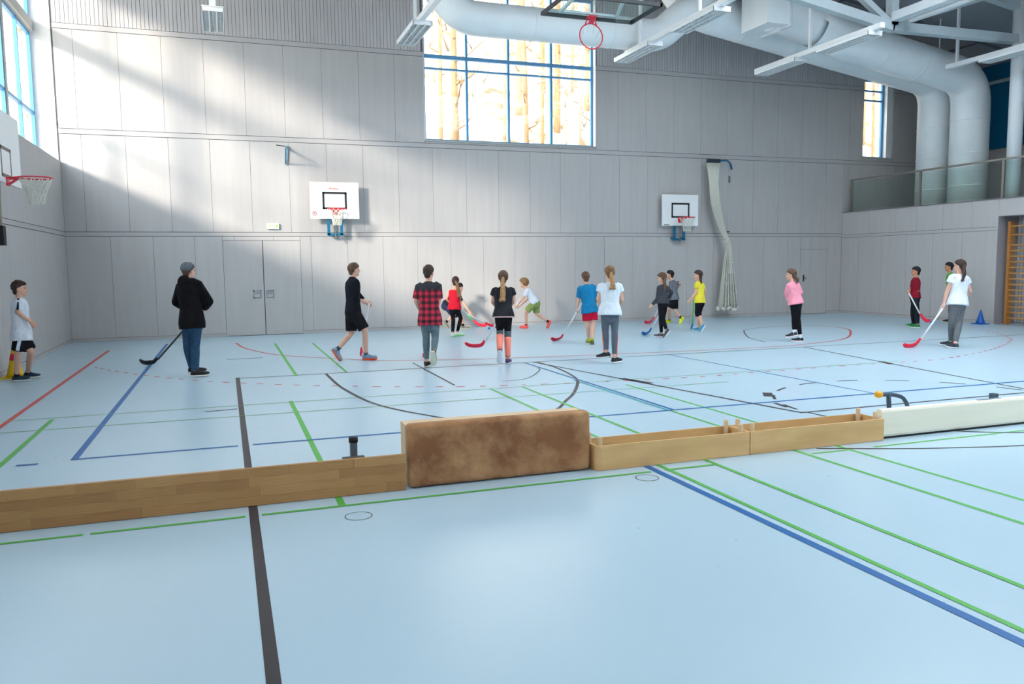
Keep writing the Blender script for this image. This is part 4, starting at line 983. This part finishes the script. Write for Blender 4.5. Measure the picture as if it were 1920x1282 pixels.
# plaid boy
PL=bpy.data.materials.new('red_black_plaid'); PL.use_nodes=True
def plaid():
    nt=PL.node_tree; N=nt.nodes; L=nt.links; b=N['Principled BSDF']; b.inputs['Roughness'].default_value=.85
    tc=N.new('ShaderNodeTexCoord'); mp=N.new('ShaderNodeMapping'); mp.inputs['Rotation'].default_value=(0,0,YAW); L.new(tc.outputs['Object'],mp.inputs[0])
    sx=N.new('ShaderNodeSeparateXYZ'); L.new(mp.outputs[0],sx.inputs[0])
    def sq(o,per):
        m=N.new('ShaderNodeMath'); m.operation='MULTIPLY'; m.inputs[1].default_value=1/per; L.new(o,m.inputs[0])
        f=N.new('ShaderNodeMath'); f.operation='FRACT'; L.new(m.outputs[0],f.inputs[0])
        g=N.new('ShaderNodeMath'); g.operation='GREATER_THAN'; g.inputs[1].default_value=.5; L.new(f.outputs[0],g.inputs[0]); return g.outputs[0]
    a=sq(sx.outputs[0],.10); c=sq(sx.outputs[2],.10)
    s=N.new('ShaderNodeMath'); s.operation='ADD'; L.new(a,s.inputs[0]); L.new(c,s.inputs[1])
    h=N.new('ShaderNodeMath'); h.operation='MULTIPLY'; h.inputs[1].default_value=.5; L.new(s.outputs[0],h.inputs[0])
    r=N.new('ShaderNodeValToRGB'); r.color_ramp.interpolation='CONSTANT'; el=r.color_ramp.elements; el[0].color=(*lin((206,36,66)),1); el[1].position=.4; el[1].color=(*lin((126,26,48)),1); e3=el.new(.8); e3.color=(*lin((46,18,30)),1)
    L.new(h.outputs[0],r.inputs[0])
    z=N.new('ShaderNodeMath'); z.operation='GREATER_THAN'; z.inputs[1].default_value=1.285; L.new(sx.outputs[2],z.inputs[0])
    mx=N.new('ShaderNodeMix'); mx.data_type='RGBA'; mx.inputs[7].default_value=(*lin((40,42,50)),1); L.new(z.outputs[0],mx.inputs[0]); L.new(r.outputs[0],mx.inputs[6]); L.new(mx.outputs[2],b.inputs['Base Color'])
plaid()
c=person('boy in red and black checked shirt and grey trousers, seen from behind',(800,690),1.69,5,20,dict(
  head=(804,511),neck=(803,529),pel=(806,600),eL=(780,564,.02),wL=(786,580,.22),eR=(823,564,.02),wR=(817,580,.22),
  kL=(799,633,.03),aL=(800,679,'g'),tL=('dir',5),kR=(816,634,.02),aR=(813,661,-.26),tR=('dir',5,72)),
  hair=H_DARK,top=dict(name='checked_shirt',m=PL,sl=.86,hem=-.14,inf=.024,flare=.05,r0=.074,r1=.070),
  bottom=dict(name='trousers',m=cloth('grey_green',(104,124,132),.15,20),len=1.86,inf=.008),shoes=shoe('black_cream',(40,38,38),(210,208,190)))
b0=onz(801,668,.0); stick('hockey stick with red blade in front of the boy in the checked shirt',b0,onz(789,674,.0),c['hands'][0]+V((.0,.02,.02)),ST_W,BL_R)
# bent boy behind the girl in red
c=person('dark haired boy in navy shorts bending forward, mostly hidden behind the girl in red',(874,618),1.5,75,80,dict(
  head=(861,539,.0),neck=(857,549),pel=(838,571),eL=(872,572,.15),wL=(884,588,.12),eR=(870,568,-.08),wR=(880,586,-.05),
  kL=(866,596,.12),aL=(868,612,'g'),tL=('dir',85),kR=(851,590,-.05),aR=(836,604,.0),tR=('dir',70,55),tilt=.3),
  hair=H_BLK,top=dict(name='shirt',m=cloth('dark_navy',(36,38,52),.2),sl=.7,hem=-.08,inf=.02,flare=.03,r0=.07,r1=.066),
  bottom=dict(name='shorts',m=cloth('blue_navy',(52,60,96),.2),len=.8,inf=.024,flare=.02),shoes=shoe('grey_olive',(140,138,122),(196,196,180)),sock=(black,.08))
stick('hockey stick with green shaft and red blade of the bending boy',atd(896,609,c['D0']-.1)-ZU*.03,atd(913,611,c['D0']-.1)-ZU*.03,c['hands'][1]+V((-.12,.0,.05)),ST_G,BL_R)
# girl in red top
c=person('girl in red tank top and black leggings with a light brown ponytail',(853,630),1.44,20,15,dict(
  head=(854.5,528),neck=(853,541),pel=(852,577),eL=(837,560,.0),wL=(850,574,.18),eR=(861,560,.02),wR=(864,575,.12),
  kL=(850,599,.05),aL=(848.5,626,'g'),tL=('dir',15),kR=(864,597,.10),aR=(857,624,'g'),tR=('dir',75)),
  hair=H_DARK,tail_m=H_LT,tail=[(857,533,-.12),(859,543,-.14),(862,556,-.13)],top=dict(name='tank_top',m=cloth('bright_red',(222,34,56),.12),tank=True,hem=-.10,inf=.014,flare=.04),
  bottom=dict(name='leggings',m=black,len=1.9,inf=.005),shoes=shoe('white_green',(226,240,226),(150,228,140)))
stick('hockey stick with white shaft and red blade held by the girl in the red top',atd(921,611,c['D0']+.4)-ZU*.03,atd(934,613,c['D0']+.4)-ZU*.03,c['hands'][1]+V((-.10,.0,.03)),ST_W,BL_R)
MB().ellip(onz(917,615,.035),((.036,0,0),(0,.036,0),(0,0,.035)),14,10).build('ball',BL_B,None,True); tag(bpy.data.objects['ball'],'small blue ball lying by the red stick blades','ball')
# girl with ponytail in the middle
CORAL=cloth('coral',(255,150,132),.08); GREYL=cloth('mid_grey',(92,102,108),.12)
c=person('girl in black top and black, grey and coral leggings, long ponytail, seen from behind',(951,683),1.56,0,0,dict(
  head=(943.5,521),neck=(943.5,538),pel=(944,594),eL=(924,566,.05),wL=(937,584,.22),eR=(963,564,.05),wR=(951,583,.22),
  kL=(937.5,625,.02),aL=(937,660,-.22),tL=('dir',0,72),kR=(952,626,.05),aR=(952,674,'g'),tR=('dir',10)),
  hair=H_BRN,tail_m=hairm('tan',(196,152,104),(140,104,70)),tail=[(942.5,532,-.14),(943,545,-.17),(942,562,-.165)],top=dict(name='sports_top',m=cloth('charcoal',(48,48,54),.25),sl=.42,hem=-.02,inf=.018,flare=.06,r0=.072,r1=.076,trim=cloth('pale_pink',(232,196,196),.05)),
  bottom=dict(name='leggings',m=black,len=1.88,inf=.005,bands=((.78,1.14,GREYL,.010),(1.12,1.9,CORAL,.011))),shoes=shoe('purple',(92,66,112),(206,206,216)))
hb=atd(902,648,c['D0']+1.0); hz=max(hb.z-.045,.0); hb.z=0
tb=atd(872,645,c['D0']+1.05); tb.z=0
stick('white and red hockey stick held by the girl with the long ponytail',hb+ZU*hz,tb+ZU*(hz+.02),c['hands'][0]+V((.05,.02,.05)),ST_W,BL_R)
# running boy in white and green
c=person('boy in white shirt, green shorts and coral shoes, running to the left',(984,616),1.5,-80,-85,dict(
  head=(982,531),neck=(988,541),pel=(1003,566),eL=(981,559,-.10),wL=(970,571,-.05),eR=(990,560,.20),wR=(974,573,.15),
  kL=(986.5,584,-.05),aL=(986.5,610,'g'),tL=('dir',-85),kR=(1006,588,.10),aR=(1028,603,.05),tR=('dir',-100,66),tilt=.15),
  hair=H_BLD,bob=True,vol=.14,top=dict(name='shirt',m=cloth('white',(226,232,242),.06),sl=.66,hem=-.10,inf=.022,flare=.05,r0=.074,r1=.072),
  bottom=dict(name='shorts',m=cloth('leaf_green',(146,166,96),.18),len=.92,inf=.022,flare=.016),shoes=shoe('coral',(250,108,104),(250,108,104)),sock=(black,.05))
stick('hockey stick with white shaft held by the running boy in green shorts',onz(948,612,.0),onz(938,615,.0),c['hands'][0]+(c['hands'][0]-onz(948,612,.0)).normalized()*.30,ST_W,BL_R)
# boy in blue
c=person('boy in blue shirt and red shorts with lime shoes, seen from behind',(1108,645),1.5,-5,-15,dict(
  head=(1097.5,520),neck=(1099,534),pel=(1106,584),eL=(1085,561,.02),wL=(1082,577,.10),eR=(1120,560,.03),wR=(1114,572,.2),
  kL=(1101.5,611,.02),aL=(1104,636,'g'),tL=('dir',-5),kR=(1111.5,610),aR=(1110.5,637,-.1),tR=('dir',5,45)),
  hair=H_BRN,top=dict(name='shirt',m=cloth('cobalt',(28,128,178),.18),sl=.86,hem=-.06,inf=.022,flare=.05,r0=.074,r1=.072),
  bottom=dict(name='shorts',m=cloth('crimson',(196,24,56),.15),len=.58,inf=.024,flare=.02),shoes=shoe('lime',(168,190,40),(120,110,60)))
stick('hockey stick with white shaft and red blade held by the boy in the blue shirt',onz(1051,638,.0),onz(1026,641,.0),c['hands'][0]+(c['hands'][0]-onz(1051,638,.0)).normalized()*.22,ST_W,BL_R)
# girl in white, middle
person('girl in white top and grey leggings with coral sides and blond ponytail',(1154,681),1.62,0,-5,dict(
  head=(1143,512),neck=(1144,530),pel=(1143.5,588),eL=(1122,561,.03),wL=(1130,577,.22),eR=(1166,562,.03),wR=(1160,575,.2),
  kL=(1135,622,.03),aL=(1137,662,.05),tL=('dir',-60,8),kR=(1152.5,622),aR=(1152,672,'g'),tR=('dir',45)),
  hair=H_LT,tail_m=hairm('tan',(196,152,104),(140,104,70)),tail=[(1147,522,-.13),(1149,534,-.15),(1148.5,540,-.15)],top=dict(name='top',m=cloth('cool_white',(222,232,242),.06),sl=.40,hem=-.05,inf=.024,flare=.07,r0=.076,r1=.078),
  bottom=dict(name='leggings',m=cloth('grey_legging',(94,104,116),.12,30),len=1.84,inf=.006,side=CORAL),shoes=shoe('black_white',(36,42,50),(232,234,236)))
# girl in dark grey
c=person('girl in dark grey long-sleeved top and black leggings, walking left with head bowed',(1240,633),1.46,-40,-60,dict(
  head=(1241,521),neck=(1243,534),pel=(1243,568),eL=(1233,560,-.04),wL=(1223,571,.02),eR=(1259,548,.05),wR=(1254,560,.18),
  kL=(1239,595,.0),aL=(1240,626,'g'),tL=('dir',-80),kR=(1243,597,.05),aR=(1250,620,-.05),tR=('dir',-60,55),tilt=.2),
  hair=H_BRN,tail=[(1246,527,-.10),(1247,536,-.13),(1246,543,-.12)],top=dict(name='sweater',m=cloth('graphite',(70,72,80),.2),sl=1.95,hem=-.04,inf=.012,flare=.03,r0=.062,r1=.044),
  bottom=dict(name='leggings',m=black,len=1.9,inf=.005),shoes=shoe('grey_white',(86,88,94),(230,222,228)))
stick('hockey stick with white shaft and blue blade held by the girl in dark grey',onz(1216,627,.0),onz(1197,630,.0),c['hands'][1],ST_W,BL_B)
# boy in grey shirt
c=person('boy in grey shirt, black shorts and neon yellow shoes, running left',(1253,607),1.44,-70,-80,dict(
  head=(1256,515),neck=(1261,526),pel=(1264,559),eL=(1257,543,-.10),wL=(1252,555,-.02),eR=(1276,531,.05),wR=(1270,541,.22),
  kL=(1254,579,-.02),aL=(1255,600,'g'),tL=('dir',-85),kR=(1266,582,.05),aR=(1277,596,.02),tR=('dir',-95,60)),
  hair=H_BLK,top=dict(name='shirt',m=cloth('stone_grey',(118,124,134),.18),sl=.80,hem=-.10,inf=.020,flare=.05,r0=.072,r1=.070),
  bottom=dict(name='shorts',m=black,len=.86,inf=.022,flare=.02),shoes=shoe('neon',(232,244,44),(232,244,44)),sock=(black,.07))
stick('hockey stick with white shaft and red blade held by the boy in the grey shirt',onz(1221,606,.0),onz(1201,608,.0),c['hands'][0]+V((0,.1,.06)),ST_W,BL_R)
# girl in yellow
c=person('girl in yellow shirt, black three-quarter leggings and blue shoes, walking left',(1312,622),1.48,-50,-80,dict(
  head=(1308.5,516),neck=(1311,528),pel=(1312,566),eL=(1305,548,-.12),wL=(1294,562,-.05),eR=(1323,546,.08),wR=(1320,556,.16),
  kL=(1307,586,-.04),aL=(1312,615,'g'),tL=('dir',-80),kR=(1311,587,.04),aR=(1316,611,-.02),tR=('dir',-70,60)),
  hair=H_DARK,tail=[(1314,521,-.08),(1315,530,-.09)],top=dict(name='shirt',m=cloth('yellow',(240,224,72),.10),sl=.55,hem=-.06,inf=.016,flare=.03,r0=.066,r1=.064),
  bottom=dict(name='leggings',m=black,len=1.2,inf=.010),shoes=shoe('sky_blue',(70,158,196),(232,238,242)))
stick('hockey stick with green shaft and blue blade held by the girl in yellow',onz(1298,616,.0),onz(1292,621,.0),c['hands'][0]+V((.15,.05,.02)),ST_G,BL_B)
# girl in pink
person('girl in pink long-sleeved shirt and black leggings, walking left with dark ponytail',(1499,641),1.53,-35,-70,dict(
  head=(1483,515),neck=(1486,529),pel=(1492,568),eL=(1474.5,549,.0),wL=(1479,563,.12),eR=(1501,548,.06),wR=(1496,560,.2),
  kL=(1489,596,.03),aL=(1489,624,.04),tL=('dir',-70,12),kR=(1496,597),aR=(1501,634,'g'),tR=('dir',-75)),
  hair=H_BRN,tail=[(1491,518,-.06),(1495,524,-.09),(1495,529,-.09)],top=dict(name='shirt',m=cloth('pink',(250,160,178),.08),sl=1.95,hem=-.06,inf=.016,flare=.05,r0=.064,r1=.046),
  bottom=dict(name='leggings',m=black,len=1.80,inf=.006),shoes=shoe('black_pink',(50,52,60),(244,226,236)),sock=(cloth('white',(226,232,242),.06),.08))
# boy in dark red
c=person('boy in dark red shirt, black trousers and green shoes by the gallery wall',(1716,614),1.55,-65,-80,dict(
  head=(1717,509),neck=(1717,521),pel=(1716,558),eL=(1721,548,-.10),wL=(1717,561,-.02),eR=(1708,541,.10),wR=(1703,547,-.08),
  kL=(1719,583,-.06),aL=(1720,609,'g'),tL=('dir',-85),kR=(1712,583,.05),aR=(1713,607,'g'),tR=('dir',-85)),
  skin=SKINB,hair=H_BLK,top=dict(name='shirt',m=cloth('dark_red',(142,28,46),.15),sl=.80,hem=-.03,inf=.016,flare=.03,r0=.068,r1=.066),
  bottom=dict(name='trousers',m=cloth('night',(34,38,46),.2),len=1.92,inf=.016),shoes=shoe('green',(30,128,68),(222,226,220)))
stick('hockey stick with white shaft and red blade held by the boy in dark red',atd(1732,602,c['D0']-.28),atd(1743,605,c['D0']-.28),atd(1702,545,c['D0']-.16),ST_W,BL_R)
# boy with green collar behind
c=person('boy in green shirt at the gallery wall, mostly hidden behind the girl in white',(1786,607),1.64,-60,-80,dict(
  head=(1779,500.5),neck=(1782,513),pel=(1786,552),eL=(1790,538,-.05),wL=(1780,550,.05),eR=(1779,537,.1),wR=(1775,550,.12),
  kL=(1789,578,-.03),aL=(1789,600,'g'),tL=('dir',-70),kR=(1783,578,.05),aR=(1783,599,'g'),tR=('dir',-70)),
  skin=SKINB,hair=H_BLK,top=dict(name='shirt',m=cloth('apple_green',(92,176,84),.12),sl=.8,hem=-.08,inf=.018,flare=.03,collar=True),
  bottom=dict(name='trousers',m=cloth('night',(34,38,46),.2),len=1.9,inf=.014),shoes=shoe('black',(34,34,38),(226,226,222)))
stick('hockey stick with blue blade beside the hidden boy in green',onz(1750,607,.0),onz(1737,611,.0),c['hands'][1]+V((0,-.02,0)),ST_W,BL_B)
# girl in white by the gallery wall
c=person('girl in loose white top and grey trousers with dark ponytail, by the gallery wall',(1790,652),1.69,-18,-40,dict(
  head=(1799.5,499),neck=(1799,515),pel=(1795,570),eL=(1775,548,.0),wL=(1770,568,.03),eR=(1819,546,.12),wR=(1812,556,.28),
  kL=(1785,604,.03),aL=(1783,641,'g'),tL=('dir',-40),kR=(1798,604),aR=(1791,645,'g'),tR=('dir',-15)),
  hair=H_DARK,tail=[(1807,503,-.12),(1808,514,-.14),(1805,525,-.14)],top=dict(name='top',m=cloth('white',(236,238,244),.05),sl=.36,hem=-.04,inf=.026,flare=.06,r0=.080,r1=.084),
  bottom=dict(name='trousers',m=cloth('heather',(112,116,120),.3,60),len=1.90,inf=.012),shoes=shoe('dark_stripe',(58,64,78),(230,232,234)))
hd_=c['hands'][0]; b0=onz(1716,651,.0); stick('white and red hockey stick held by the girl in the loose white top',b0,onz(1687,653,.0),hd_+(hd_-b0).normalized()*.08,ST_W,BL_R)
run_jobs()
